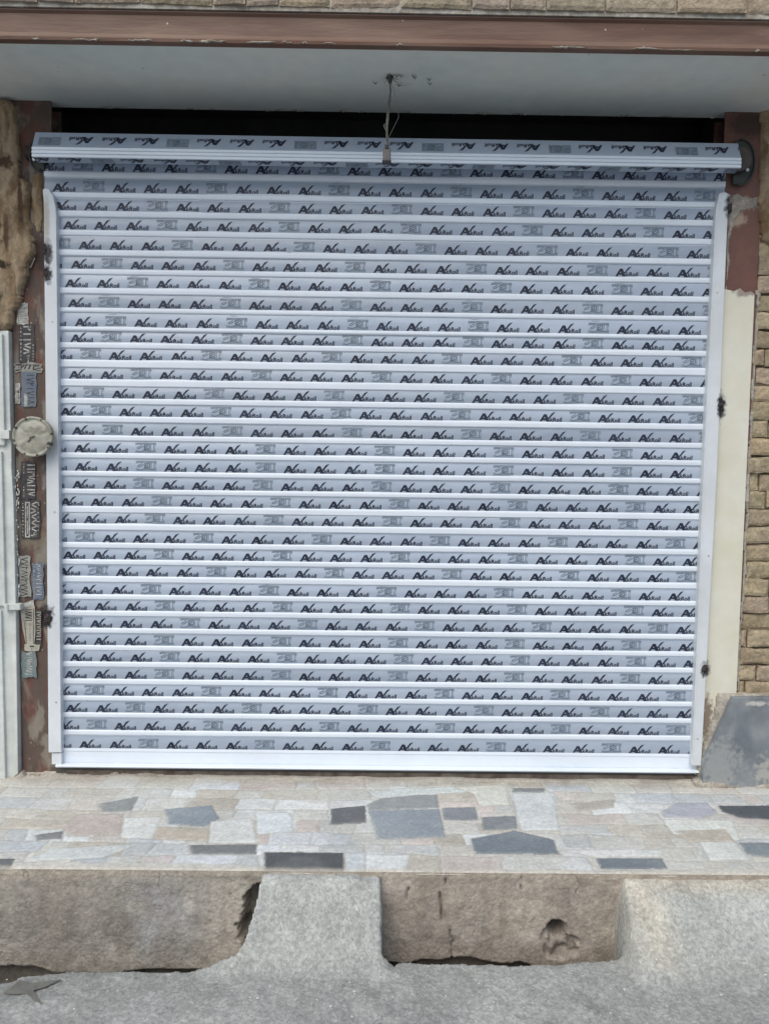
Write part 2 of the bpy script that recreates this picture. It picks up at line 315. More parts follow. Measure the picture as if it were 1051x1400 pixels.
# ------------------------------------------------------------------ pavement of marble offcuts
def terrace():
    nx, ny = int(2*HX/.006)+1, int((.03-YE)/.006)+1
    X, Y = np.meshgrid(np.linspace(-HX, HX, nx), np.linspace(YE, .03, ny))
    wx = X+.010*(fbm(X*14, Y*14, 3, 5)-.5)*2; wy = Y+.009*(fbm(X*14+9, Y*14, 3, 9)-.5)*2
    pal = np.array([[.56, .58, .585], [.54, .55, .55], [.50, .46, .45], [.50, .52, .545], [.47, .47, .445], [.43, .405, .36], [.42, .39, .345], [.50, .51, .51], [.44, .46, .47], [.44, .44, .43], [.50, .48, .445], [.47, .425, .40], [.42, .445, .47], [.48, .47, .445]])
    rs = np.random.RandomState(5)
    col = np.zeros(X.shape+(3,)); col[:] = (.50, .49, .46)
    edge = np.full(X.shape, 1.0)
    bands = [YE+.028, -.66, -.575, -.49, -.40, -.31, -.215, -.12, -.02]
    for bi in range(len(bands)-1):
        y0, y1 = bands[bi], bands[bi+1]
        x = -HX+rs.rand()*.1; cur = x
        cuts = []
        while cur < HX+.2:
            cuts.append((cur, (rs.rand()-.5)*.35)); cur += rs.uniform(.07, .24)
        yy0 = y0+.022*(fbm(X*1.7, X*0+bi*3.1, 2, 3)-.5)*2; yy1 = y1+.022*(fbm(X*1.7, X*0+(bi+1)*3.1, 2, 3)-.5)*2
        for k in range(len(cuts)-1):
            (a, sa), (b_, sb) = cuts[k], cuts[k+1]
            la = a+sa*(wy-y0); lb = b_+sb*(wy-y0)
            ins = (wx >= la) & (wx < lb) & (wy >= yy0) & (wy < yy1)
            c = pal[rs.randint(len(pal))]*rs.uniform(.9, 1.08)
            d = np.minimum(np.minimum(wx-la, lb-wx), np.minimum(wy-yy0, yy1-wy))
            col[ins] = c; edge[ins] = d[ins]
    # the pieces one can single out in the photograph, surveyed on the paving plane
    D = (.085, .095, .11); B = (.22, .25, .28)
    pieces = [
        ([(452, 1105), (500, 1101), (501, 1125), (452, 1127)], (.11, .118, .128)), ([(502, 1100), (520, 1091), (560, 1087), (598, 1086), (600, 1104), (503, 1108)], (.24, .255, .265)),
        ([(503, 1108), (601, 1105), (609, 1143), (517, 1147)], (.235, .265, .30)), ([(604, 1104), (650, 1103), (654, 1120), (606, 1121)], (.21, .225, .245)),
        ([(658, 1116), (705, 1115), (707, 1133), (660, 1134)], (.18, .195, .215)), ([(643, 1146), (703, 1135), (757, 1147), (764, 1167), (650, 1167)], (.155, .18, .21)),
        ([(362, 1165), (470, 1163), (470, 1190), (361, 1190)], (.075, .08, .088)), ([(815, 1172), (905, 1173), (912, 1187), (822, 1187)], (.15, .175, .20)),
        ([(980, 1101), (1090, 1100), (1090, 1121), (1012, 1118), (986, 1109)], (.075, .085, .10)), ([(1010, 1151), (1090, 1151), (1090, 1178), (1020, 1167)], (.20, .235, .26)),
        ([(259, 1154), (352, 1154), (350, 1168), (262, 1167)], (.15, .158, .165)), ([(-30, 1173), (22, 1173), (13, 1188), (-30, 1188)], (.12, .13, .14)),
        ([(225, 1106), (290, 1100), (300, 1118), (280, 1129), (232, 1125)], (.22, .255, .29)), ([(135, 1098), (190, 1088), (180, 1108), (140, 1110)], (.235, .25, .255)),
        ([(48, 1141), (88, 1135), (85, 1146), (50, 1149)], (.19, .20, .21)), ([(700, 1077), (745, 1077), (743, 1083), (700, 1083)], (.19, .20, .21)),
        ([(205, 1146), (216, 1129), (287, 1132), (285, 1149)], (.43, .385, .33)), ([(85, 1127), (110, 1112), (170, 1112), (165, 1141), (95, 1143)], (.42, .375, .35)),
        ([(905, 1108), (925, 1097), (965, 1097), (981, 1110), (960, 1119), (908, 1116)], (.34, .35, .40)), ([(170, 1118), (223, 1115), (208, 1146), (165, 1145)], (.56, .57, .56)),
        ([(288, 1122), (345, 1117), (352, 1152), (285, 1152)], (.55, .56, .55)), ([(350, 1112), (398, 1110), (402, 1135), (352, 1140)], (.52, .55, .57)),
        ([(700, 1085), (757, 1082), (765, 1135), (712, 1135)], (.50, .52, .53)), ([(905, 1120), (1000, 1120), (1012, 1148), (920, 1140)], (.55, .57, .55)),
        ([(955, 1150), (1005, 1150), (1025, 1175), (970, 1176)], (.55, .57, .56)), ([(760, 1160), (905, 1160), (905, 1171), (815, 1171)], (.55, .56, .55)),
        ([(925, 1135), (990, 1133), (1005, 1150), (940, 1150)], (.43, .39, .34)), ([(500, 1080), (620, 1075), (640, 1083), (600, 1085), (515, 1090)], (.48, .51, .51)),
        ([(620, 1075), (690, 1072), (698, 1100), (655, 1102), (648, 1085)], (.52, .52, .48)), ([(400, 1165), (500, 1165), (500, 1190), (472, 1190), (472, 1162)], (.47, .50, .52)),
        ([(780, 1098), (840, 1092), (838, 1104), (790, 1108)], (.36, .34, .31)), ([(70, 1160), (190, 1152), (140, 1172), (30, 1178)], (.50, .52, .52)),
    ]
    solid = np.ones(X.shape)
    for poly, c in pieces:
        w_ = [tuple(at(x, y, 2, ZT)[:2]) for x, y in poly]
        xx = X+.003*(fbm(X*40, Y*40, 3, 21)-.5)*2; yy = Y+.003*(fbm(X*40, Y*40, 3, 31)-.5)*2
        ins = inpoly(xx, yy, w_)
        d = np.full(X.shape, 1.0)
        for k in range(len(w_)):
            (x1, y1), (x2, y2) = w_[k], w_[(k+1) % len(w_)]
            L_ = math.hypot(x2-x1, y2-y1); t = np.clip(((xx-x1)*(x2-x1)+(yy-y1)*(y2-y1))/L_**2, 0, 1)
            d = np.minimum(d, np.hypot(xx-x1-t*(x2-x1), yy-y1-t*(y2-y1)))
        near = d < .012
        edge[near & ~ins] = np.minimum(edge, d)[near & ~ins]
        col[ins] = c; edge[ins] = d[ins]; solid[ins] = .15
    g = 1-sstep(.001, .006, edge)                                # mortar joint, mostly flush and pale
    joint = np.array([.37, .355, .32])*(0.85+.3*fbm(X*30, Y*30, 3, 8))[..., None]
    col = col*(1-.45*g[..., None])+joint*.45*g[..., None]
    gm = col.mean(-1, keepdims=True); col = (gm+(col-gm)*1.0)*np.array([.985, 1.0, .995])
    n1 = fbm(X*5, Y*8, 5, 40); n2 = fbm(X*26, Y*40, 4, 41); n3 = fbm(X*9+4*n1, Y*34, 4, 77)
    col *= (.80+.26*n1+.22*n2)[..., None]
    vein = sstep(.60, .74, n3)[..., None]*.22*solid[..., None]; col = col*(1-vein)+np.array([.52, .50, .46])*vein
    # mortar smears over the paving, dirt along the back edge and the front lip
    sm = sstep(.52, .68, fbm(X*3.6, Y*7, 5, 60))[..., None]*.6*solid[..., None]; col = col*(1-sm)+np.array([.47, .47, .43])*sm
    back = (sstep(-.10, -.02, Y+.05*(fbm(X*7, Y*7, 4, 70)-.5)))[..., None]*.75; col = col*(1-back)+np.array([.36, .33, .28])*(.7+.6*n2[..., None])*back
    lip = (1-sstep(YE+.004, YE+.03, Y+.02*(fbm(X*9, Y*9, 3, 72)-.5)))[..., None]*.6; col = col*(1-lip)+np.array([.47, .44, .38])*lip
    Z = ZT-.0035*g+.003*(n1-.5)*2+.0015*(n2-.5)+.018*sstep(-.055, .03, Y+.03*(fbm(X*9, Y*9, 3, 71)-.5))
    Z = Z-.007*(1-sstep(0, .010, Y-YE))*(0.5+fbm(X*10, X*0, 3, 2))
    Yd = Y-.006*(fbm(X*8, X*0+2, 4, 66)-.5)*2*(Y < YE+.02)
    o = grid_mesh('pavement', np.stack([X, Yd, Z], -1), None, col, M['pave'])
    o['kind'] = 'structure'
terrace()

# ------------------------------------------------------------------ road, two concrete ramps, gutter
def ground_surface(X, Y):
    """road level with the concrete ramps swelling up to the pavement edge"""
    xL0, xL1 = at(352, 1200, 1, YE)[0], at(520, 1200, 1, YE)[0]
    xR0 = at(850, 1200, 1, YE)[0]
    wC = sstep(xL0-.22, xL0+.01, X+.6*(Y-YE)*0)*(1-sstep(xL1-.005, xL1+.05, X))
    wR = sstep(xR0-.04, xR0+.005, X)
    dy = (YE-Y)
    gC = 1-sstep(0.01, .25, dy+.015*(fbm(X*6, Y*6, 3, 11)-.5)); gR = 1-sstep(-.02, .30, dy+.02*(fbm(X*4, Y*5, 3, 12)-.5))
    # the right ramp keeps a short flat shoulder under the lip
    Z = ZR+(ZT-.012-ZR)*np.maximum(wC*gC, wR*gR)
    rx_ = at(492, 1240, 1, YE)[0]; rid = .006*sstep(rx_-.012, rx_+.010, X+.03*(fbm(Y*14, X*3, 3, 44)-.5)-.10*(YE-Y))*(X < rx_+.12)*(dy < .2)
    Z = Z-rid
    n = fbm(X*5, Y*5, 5, 90); n2 = fbm(X*22, Y*22, 4, 91); n3 = fbm(X*60, Y*60, 3, 92)
    return Z+.012*(n-.5)*2+.0032*(n2-.5)*2+.0014*(n3-.5)*2, wC*gC, wR*gR
def surf_at(x, y):
    """photo pixel to the ramp/road surface"""
    d = FX + RX*(x-525.5)/FOC + UX*(700-y)/FOC
    t = (ZT-CAM[2])/d[2]
    for _ in range(400):
        p = CAM+t*d; z = ground_surface(np.array([p[0]]), np.array([min(p[1], YE)]))[0][0]
        if p[2] <= z: break
        t += .004
    return p[:2]
def road():
    xs = np.arange(-1.9, 1.9001, .0042); ys = np.concatenate([np.arange(YE+.004, -1.22, -.0042), np.arange(-1.225, -1.6, -.02)])
    X, Y = np.meshgrid(xs, ys)
    Z, wc, wr = ground_surface(X, Y)
    lipL = [(-1.9, YE+.02)]+[(-1.9, surf_at(0, 1343)[1])]
    for x, y in [(0, 1343), (20, 1340), (24, 1334), (60, 1330), (100, 1326), (150, 1327), (210, 1328), (262, 1325), (300, 1313), (326, 1298), (334, 1288), (342, 1262), (347, 1240), (354, 1212)]:
        lipL.append(tuple(surf_at(x, y)))
    lipL.append((at(357, 1195, 1, YE)[0], YE+.02))
    lipR = [(at(519, 1195, 1, YE)[0], YE+.02)]
    for x, y in [(522, 1235), (523, 1270), (524, 1306)]: lipR.append(tuple(surf_at(x, y)))
    for x, y in [(560, 1313), (620, 1316), (700, 1319), (760, 1318), (810, 1313), (842, 1310)]: lipR.append(tuple(surf_at(x, y)))
    for x, y in [(849, 1305), (848, 1270), (838, 1235)]: lipR.append(tuple(surf_at(x, y)))
    lipR.append((at(850, 1200, 1, YE)[0], YE+.02))
    wx = X+.007*(fbm(X*25, Y*25, 4, 55)-.5)*2; wy = Y+.008*(fbm(X*30, Y*30, 4, 56)-.5)*2
    dL = inpoly(wx, wy, lipL); dR = inpoly(wx, wy, lipR); ditch = dL | dR
    deep = ZR-.30+.03*fbm(X*8, Y*8, 4, 33)
    Zs = Z.copy(); Z = np.where(ditch, deep, Z)
    # rounded broken lip: drop the cells next to the ditch a little
    near = ditch.copy()
    for k in range(3):
        n_ = near.copy(); n_[1:] |= near[:-1]; n_[:-1] |= near[1:]; n_[:, 1:] |= near[:, :-1]; n_[:, :-1] |= near[:, 1:]
        ring = n_ & ~near; Z[ring] -= (.007, .003, .001)[k]; near = n_
    # colours: blue-grey road, paler ramps, tan cement beside the right ramp
    n = fbm(X*3, Y*4, 5, 13)[..., None]; n2 = fbm(X*14, Y*14, 4, 14)[..., None]
    n4 = fbm(X*45, Y*45, 4, 19)[..., None]
    c = np.array([.268, .278, .268])*(.48+.58*n+.36*n2+.12*n4)
    rc = (np.maximum(wc, wr)**.5)[..., None]
    c = c*(1-rc*.8)+np.array([.375, .39, .37])*(.50+.52*n2+.34*n+.12*n4)*rc*.8
    dirty = sstep(.52, .66, fbm(X*7, Y*7, 5, 17))[..., None]*.45*rc; c = c*(1-dirty)+np.array([.27, .285, .29])*dirty
    tx = at(868, 1230, 1, YE)[0]
    tan = (np.exp(-((X-tx-.12*(YE-Y))/.075)**2)*sstep(-1.04, -.93, Y)*(.35+1.1*fbm(X*13, Y*13, 5, 29)))[..., None]*.7
    top = (sstep(-.84, -.775, Y+.05*(fbm(X*5, Y*5, 3, 23)-.5))*(X > at(850, 1200, 1, YE)[0]))[..., None]*.7
    t2 = np.maximum(tan, top); c = c*(1-t2)+np.array([.46, .425, .355])*(.74+.5*n2)*t2
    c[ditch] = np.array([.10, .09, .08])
    P3 = np.stack([X, Y, Z], -1)
    cell = lambda a: a[:-1, :-1]
    flagC = cell((X > at(300, 1300, 1, YE)[0]) & (X < at(522, 1300, 1, YE)[0]) & (Y > -1.02) & ~ditch)
    flagR = cell((X > at(846, 1300, 1, YE)[0]) & (Y > -1.06) & ~ditch)
    rest = ~flagC & ~flagR
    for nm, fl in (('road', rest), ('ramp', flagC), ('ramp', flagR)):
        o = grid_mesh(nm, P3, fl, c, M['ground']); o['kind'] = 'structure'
road()
mg = surf('ground_far_concrete', [(.26, .28, .29), (.22, .235, .245)], 2, .92, .5, 60, speck=[(70, .2, (.5, .51, .5))])
g = MB()
g.poly([(-600, -600, ZR-.004), (600, -600, ZR-.004), (600, -1.5, ZR-.004), (-600, -1.5, ZR-.004)])
g.poly([(1.88, -1.5, ZR-.004), (600, -1.5, ZR-.004), (600, YE, ZR-.004), (1.88, YE, ZR-.004)])
g.poly([(-600, -1.5, ZR-.004), (-1.88, -1.5, ZR-.004), (-1.88, YE, ZR-.004), (-600, YE, ZR-.004)])
g.build('ground', mg)['kind'] = 'structure'

def gutter_wall():
    xs = np.arange(-HX, HX, .006); zs = np.arange(ZT-.002, ZR-.34, -.006)
    X, Z = np.meshgrid(xs, zs)
    n1 = fbm(X*4, Z*5, 5, 101); n2 = fbm(X*20, Z*20, 4, 102)
    Y = YE-.002+.022*(n1-.5)+.008*(n2-.5)-.006*(Z > ZT-.02)
    hx, hz = at(760, 1268, 1, YE)[[0, 2]]
    Y = YE-.001+(Y-YE+.001)*(1-sstep(ZT-.045, ZT-.010, Z))
    # knocked-out hole with a crumbled apron under it
    d = np.hypot((X-hx)/.034, (Z-hz)/.040)+.7*(fbm(X*30, Z*30, 3, 105)-.5)
    Y += .13*(1-sstep(.7, 1.0, d))
    hx2, hz2 = at(762, 1292, 1, YE)[[0, 2]]
    d2 = np.hypot((X-hx2+.4*(Z-hz2))/.062, (Z-hz2)/.055)+1.5*(fbm(X*22, Z*22, 4, 106)-.5); ap = 1-sstep(.75, .95, d2); Y += .036*ap*(fbm(X*45, Z*45, 3, 107)*1.2)
    hole = 1-sstep(.6, 1.0, d)
    # cavity at the end of the left gutter, behind a broken edge
    cx, cz = at(343, 1248, 1, YE)[[0, 2]]
    d3 = np.hypot((X-cx-.25*(Z-cz))/.036, (Z-cz)/.11)+1.3*(fbm(X*30, Z*30, 4, 108)-.5); cav = 1-sstep(.55, 1.0, d3); Y += .09*cav
    # vertical cracks
    dark = np.zeros(X.shape)
    for (x0, y0, y1, wd) in ((603, 1222, 1258, .0042), (617, 1272, 1316, .0034), (608, 1200, 1212, .002), (557, 1216, 1228, .0045), (713, 1200, 1214, .002)):
        a = at(x0, y0, 1, YE); b_ = at(x0, y1, 1, YE)
        cc = (.45+.9*fbm(X*60, Z*60, 3, x0+2))*np.exp(-((X-a[0]-.022*(fbm(Z*32, Z*0, 4, x0)-.5))/wd)**2)*sstep(b_[2]-.01, b_[2], Z)*(1-sstep(a[2], a[2]+.01, Z))
        Y += .014*cc; dark = np.maximum(dark, cc)
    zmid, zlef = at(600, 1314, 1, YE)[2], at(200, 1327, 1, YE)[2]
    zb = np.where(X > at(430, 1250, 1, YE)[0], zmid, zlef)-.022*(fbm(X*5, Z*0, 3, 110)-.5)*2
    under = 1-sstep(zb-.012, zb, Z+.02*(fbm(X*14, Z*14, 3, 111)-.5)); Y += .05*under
    nn = n1[..., None]; m2 = n2[..., None]
    c = np.array([.325, .285, .243])*(.42+.86*nn+.30*m2)
    lt = (1-sstep(at(360, 1250, 1, YE)[0]-.02, at(520, 1250, 1, YE)[0], X))[..., None]*.55
    c = c*(1-lt)+np.array([.315, .30, .265])*(.42+.86*nn+.30*m2)*lt
    bx, bz = at(215, 1255, 1, YE)[[0, 2]]
    bl = np.exp(-((X-bx)/.11)**2-((Z-bz)/.13)**2)[..., None]*.55*(.5+nn); c = c*(1-bl)+np.array([.37, .395, .43])*bl
    p = sstep(.60, .68, fbm(X*9, Z*12, 5, 114))[..., None]*.30; c = c*(1-p)+np.array([.46, .43, .375])*p
    p = sstep(.60, .72, fbm(X*7+3, Z*4, 5, 115))[..., None]*.40; c = c*(1-p)+np.array([.20, .165, .13])*p
    tp = sstep(ZT-.035, ZT-.012, Z+.03*(fbm(X*7, Z*12, 3, 116)-.5))[..., None]*.6; c = c*(1-tp)+np.array([.38, .335, .27])*tp
    c = c*(1-.95*hole[..., None])*(1-.35*ap[..., None]*m2)  # shade inside the hole painted into the wall colour; apron darker too
    c = c*(1-.55*cav[..., None]*n2[..., None]*2)  # shade of the cavity painted in on top of its depth
    c = c*(1-.8*dark[..., None]); c = c*(1-.5*under[..., None])  # cracks darkened; shadow line of the undercut foot put into the colour
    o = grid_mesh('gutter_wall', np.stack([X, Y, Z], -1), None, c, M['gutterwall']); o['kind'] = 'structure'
    m = MB(); m.box((-HX, YE+.14, ZR-.35), (HX, .5, ZT-.03)); m.build('pavement_base', M['mortar'])['kind'] = 'structure'
gutter_wall()

# ------------------------------------------------------------------ lumpy sheets (plaster, mortar)
def lumpy(name, poly, Y0, depth, mat, parent=None, res=.006, amp=.012, fs=14, warp=.008, seed=1, thick=None, stretch=1.0):
    """poly: photo outline surveyed on plane Y0. a lumpy slab with real thickness"""
    w_ = [tuple(at(x, y, 1, Y0)[[0, 2]]) for x, y in poly]
    xs = np.arange(min(p[0] for p in w_)-.02, max(p[0] for p in w_)+.02, res); zs = np.arange(min(p[1] for p in w_)-.02, max(p[1] for p in w_)+.02, res)
    X, Z = np.meshgrid(xs, zs)
    ins = inpoly(X+warp*(fbm(X*20, Z*20, 4, seed)-.5)*2, Z+warp*(fbm(X*20, Z*20, 4, seed+3)-.5)*2, w_)
    keep = ins[:-1, :-1] & ins[1:, 1:] & ins[:-1, 1:] & ins[1:, :-1]
    # distance to the edge by erosion, for rounded rims
    e = ins.astype(float); cur = ins.copy()
    for k in range(4):
        n_ = cur.copy(); n_[1:] &= cur[:-1]; n_[:-1] &= cur[1:]; n_[:, 1:] &= cur[:, :-1]; n_[:, :-1] &= cur[:, 1:]
        cur = n_; e += cur
    Y = Y0-amp*(fbm(X*fs, Z*fs*stretch, 5, seed+7)-.5)*2+.5*depth*(1-e/5.)**2
    o = grid_mesh(name, np.stack([X, Y, Z], -1), keep, None, mat, parent)
    me = o.data; bm = bmesh.new(); bm.from_mesh(me)
    bes = [e_ for e_ in bm.edges if e_.is_boundary]
    r = bmesh.ops.extrude_edge_only(bm, edges=bes)
    for v in r['geom']:
        if isinstance(v, bmesh.types.BMVert): v.co.y += depth
    bmesh.ops.recalc_face_normals(bm, faces=bm.faces); bm.to_mesh(me); bm.free()
    return o

# ------------------------------------------------------------------ shop front building
bld = empty('shop_building', (0, .1, ZT), 'shop front with a grey painted overhang and rust red beam above the shutter', 'building')
m = MB(); m.box((-HX, -.455, 2.81), (HX, .06, 3.0)); m.build('soffit', M['soffit'], bld)
# lintel beam: channel with flanges
m = MB(); zt_, zb_ = 2.905, 2.800
prof = [(-.462, zb_), (-.492, zb_), (-.494, zb_+.010), (-.486, zb_+.016), (-.481, zb_+.03), (-.480, zt_-.012), (-.488, zt_-.004), (-.488, zt_), (-.462, zt_)]
m.sweep(prof, -HX, HX, 1, closed=True); m.build('lintel_beam', M['primer_lintel'], bld)
def bricks(name, x0, x1, z0, z1, yf, mat, parent=None, rowh=.0735, length=.235, seed=3, vary=.006, depth=.09, joint=.0055, xoff=0, tint=np.array([.30, .225, .155]), rough=1.0):
    rs = random.Random(seed); V = []; F = []; CL = []
    z = z0; row = 0
    while z < z1:
        h = rowh-joint+rs.uniform(-.004, .004); x = x0-rs.uniform(0, length*.9)+xoff
        while x < x1:
            L_ = length*rs.choice((1, 1, 1, .5, .8))+rs.uniform(-.015, .015)
            a, b_ = max(x, x0), min(x+L_-joint, x1)
            if b_-a > .02:
                nx = max(2, int((b_-a)/.012)); nz = 6; tilt = rs.uniform(-.003, .003); y = yf+rs.uniform(-vary, vary)
                base = tint*rs.uniform(.85, 1.12)*np.array([1, rs.uniform(.96, 1.03), rs.uniform(.9, 1.05)])
                b0 = len(V); sd_ = rs.randint(0, 999)
                us = np.linspace(0, 1, nx+1); vs = np.linspace(0, 1, nz+1)
                U, W_ = np.meshgrid(us, vs)
                XX = a+(b_-a)*U; ZZ = z+h*W_+tilt*(U-.5)*2
                ed = np.minimum(np.minimum(U, 1-U)*(b_-a), np.minimum(W_, 1-W_)*h)
                rnd = (1-np.clip(ed/.006, 0, 1))**2
                YY = y+.005*rnd+.009*rough*(fbm(XX*25, ZZ*25, 3, sd_)-.5)
                XX = XX+.004*(fbm(XX*40, ZZ*40, 2, sd_+1)-.5)*(ed < .004); ZZ = ZZ+.006*rough*(fbm(XX*30, ZZ*30, 2, sd_+2)-.5)*(ed < .004)
                V += list(zip(XX.ravel(), YY.ravel(), ZZ.ravel()))
                cc = base[None, :]*(.72+.55*fbm(XX*14, ZZ*22, 4, sd_+5)).ravel()[:, None]
                CL += list(cc)
                n1 = nx+1
                for j in range(nz):
                    for i in range(nx): F.append((b0+j*n1+i, b0+j*n1+i+1, b0+(j+1)*n1+i+1, b0+(j+1)*n1+i))
                # sides
                ring = [i for i in range(n1)]+[j*n1+nx for j in range(1, nz+1)]+[nz*n1+i for i in range(nx-1, -1, -1)]+[j*n1 for j in range(nz-1, 0, -1)]
                b1 = len(V); V += [(V[b0+r_][0], yf+depth, V[b0+r_][2]) for r_ in ring]; CL += [base*.8]*len(ring)
                for k in range(len(ring)):
                    k2 = (k+1) % len(ring); F.append((b0+ring[k], b1+k, b1+k2, b0+ring[k2]))
            x += L_
        z += rowh; row += 1
    me = bpy.data.meshes.new(name); me.from_pydata(V, [], F)
    a_ = me.color_attributes.new('Col', 'FLOAT_COLOR', 'POINT'); c = np.ones((len(V), 4), np.float32); c[:, :3] = np.array(CL); a_.data.foreach_set('color', c.ravel())
    return link(name, me, mat, parent)
pb = bricks('parapet_brick', -HX, HX, 2.922, 3.5, -.505, M['brick'], bld, seed=12, length=.24, tint=np.array([.30, .25, .19]))
m = MB(); m.box((-HX, -.494, 2.908), (HX, -.30, 3.5)); m.build('parapet_bedding', M['mortar'], bld)
m = MB(); xL, xR = -1.50, 1.49
m.box((xL-.9, .55, ZT), (xR+.9, .62, 3.1)); m.box((xL-.9, .07, 2.98), (xR+.9, .55, 3.05))
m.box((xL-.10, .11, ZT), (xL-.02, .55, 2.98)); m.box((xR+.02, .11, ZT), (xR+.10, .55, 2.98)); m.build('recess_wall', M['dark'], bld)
# crumbs of white plaster along both edges of the painted soffit
def crumbs(y0, z0, seed, n, mat):
    rs = random.Random(seed)
    for k in range(n):
        m = MB(); x = rs.uniform(-1.7, 1.7); L_ = rs.uniform(.02, .13)*(1 if rs.random() < .5 else .4); r_ = rs.uniform(.0012, .0042)
        pts = [(x+L_*t/5., y0+rs.uniform(-.004, .004), z0+rs.uniform(-.003, .002)) for t in range(6)]
        m.tube(pts, [.0008]+[r_*rs.uniform(.5, 1.2) for _ in range(4)]+[.0008], 6)
        m.build('plaster_crumb', mat, bld, smooth=True)
crumbs(-.495, 2.803, 4, 30, M['mortar'])
crumbs(.055, 2.812, 9, 30, M['plasterwhite'])
crumbs(.045, 2.806, 19, 24, M['mortar'])
m = MB(); m.box((-1.36, -.01, ZT+.004), (1.40, .10, -.008)); m.build('threshold', M['rust_dark'], bld, bevel=.003)
lumpy('mortar_fillet', [(22, 1060), (70, 1053), (130, 1056), (180, 1054), (300, 1056), (420, 1059), (520, 1066), (640, 1068), (760, 1069), (900, 1068), (960, 1062), (960, 1078), (740, 1076), (520, 1074), (300, 1074), (100, 1078), (22, 1085)],
      -.015, .05, M['mortar'], bld, res=.007, amp=.010, seed=40)

# ------------------------------------------------------------------ brick wall on the right and mud plaster on the left
bx0 = float(P(1024.5, 600, 0)[0])
bw = empty('brick_wall', (2.0, .05, ZT), 'rough tan brick wall with dark open joints right of the cream plate', 'wall')
bricks('brick_courses', bx0, HX, ZT, 2.80, -.004, M['brick'], bw, seed=31, length=.21, rowh=.0755, vary=.009, rough=1.5, tint=np.array([.33, .27, .185]))
m = MB(); m.box((bx0+.006, .012, ZT), (HX, .12, 2.8)); m.build('joint_bed', M['joint'], bw)
lumpy('mud_render', [(1040, 140), (1100, 140), (1100, 345), (1060, 352), (1048, 330), (1042, 335), (1037, 300), (1040, 220)], -.02, .05, M['mud'], bw, res=.008, amp=.010, seed=53)
lumpy('mortar_edge', [(1034, 395), (1040, 400), (1037, 470), (1030, 600), (1022, 760), (1014, 880), (1011, 945), (1006, 945), (1009, 880), (1017, 760), (1024, 600), (1031, 470)], -.012, .03, M['mortar'], bw, res=.005, amp=.008, seed=56, warp=.011)

mw = empty('mud_plaster_wall', (-1.62, -.05, 1.9), 'crumbling ochre mud plaster bulging over the top of the left post', 'wall')
lumpy('plaster_face', [(-140, 128), (8, 132), (18, 142), (24, 200), (22, 240), (40, 250), (41, 300), (44, 335), (42, 352), (36, 372), (30, 398), (22, 418), (14, 424), (16, 440), (10, 452), (-140, 458)],
      -.036, .05, M['mud'], mw, res=.005, amp=.034, fs=11, seed=63, warp=.014, stretch=.55)
lumpy('plaster_patch', [(44, 236), (58, 236), (60, 262), (58, 300), (55, 316), (48, 318), (42, 300), (41, 262)], -.012, .025, M['mud'], mw, res=.004, amp=.016, fs=18, seed=68, stretch=.5)
m = MB(); m.box((-HX, .0, ZT), (-1.60, .12, 2.8)); m.build('wall_core', M['mortar'], mw)
m = MB(); m.box((-1.599, .10, ZT), (-1.50, .13, 2.8)); m.build('gap_backing', M['dark'], mw)  # dark sheet standing in for the shade between door and post

# ------------------------------------------------------------------ posts
def Xp(x, y, Y=0): return float(at(x, y, 1, Y)[0])
x0, x1 = Xp(23.5, 700, .0), Xp(68, 700, .0)
pl = empty('steel_post', ((x0+x1)/2, .02, ZT), 'rusty red steel post covered in stamped phone adverts left of the shutter', 'post', None)
m = MB(); m.box((x0, .0, ZT+.01), (x1+.04, .012, 2.81)); m.box(((x0+x1)/2-.004, .012, ZT+.01), ((x0+x1)/2+.004, .10, 2.81)); m.box((x0, .10, ZT+.01), (x1+.04, .112, 2.81))
m.build('post_section', M['post_left'], pl, bevel=.002)
x2, x3 = Xp(990, 400, .0), float(P(1024.5, 600, 0)[0])-.001
pr = empty('steel_post', ((x2+x3)/2, .02, ZT), 'brown primed steel post behind the cream plate right of the shutter', 'post', None)
m = MB(); m.box((x2-.03, .0, ZT+.01), (x3, .012, 2.81)); m.box(((x2+x3)/2-.004, .012, ZT+.01), ((x2+x3)/2+.004, .10, 2.81)); m.box((x2-.03, .10, ZT+.01), (x3, .112, 2.81))
m.build('post_section', M['post_right'], pr, bevel=.002)
lumpy('mortar_smear', [(1000, 268), (1008, 262), (1022, 270), (1036, 268), (1036, 282), (1012, 290), (1002, 312), (998, 330), (994, 400), (991, 400), (995, 300)], -.004, .012, M['mortar'], pr, res=.004, amp=.004, seed=83, warp=.008)
# cream cover plate
cp = [(984, 392), (1000, 396), (1010, 393), (1022, 399), (1031, 397)]
fr = [P(x, y, -.012) for x, y in [(950, 1060), (975, 1012), (1006, 950), (1031, 402), (1026, 398), (1018, 400), (1011, 394), (1003, 398), (990, 395), (975, 396)]]
m = MB(); m.prism(fr, [p+np.array([0, .008, 0]) for p in fr]); m.build('cover_plate', M['cream'], pr, bevel=.0012)['label'] = 'cream painted plate with a torn mortar top edge'

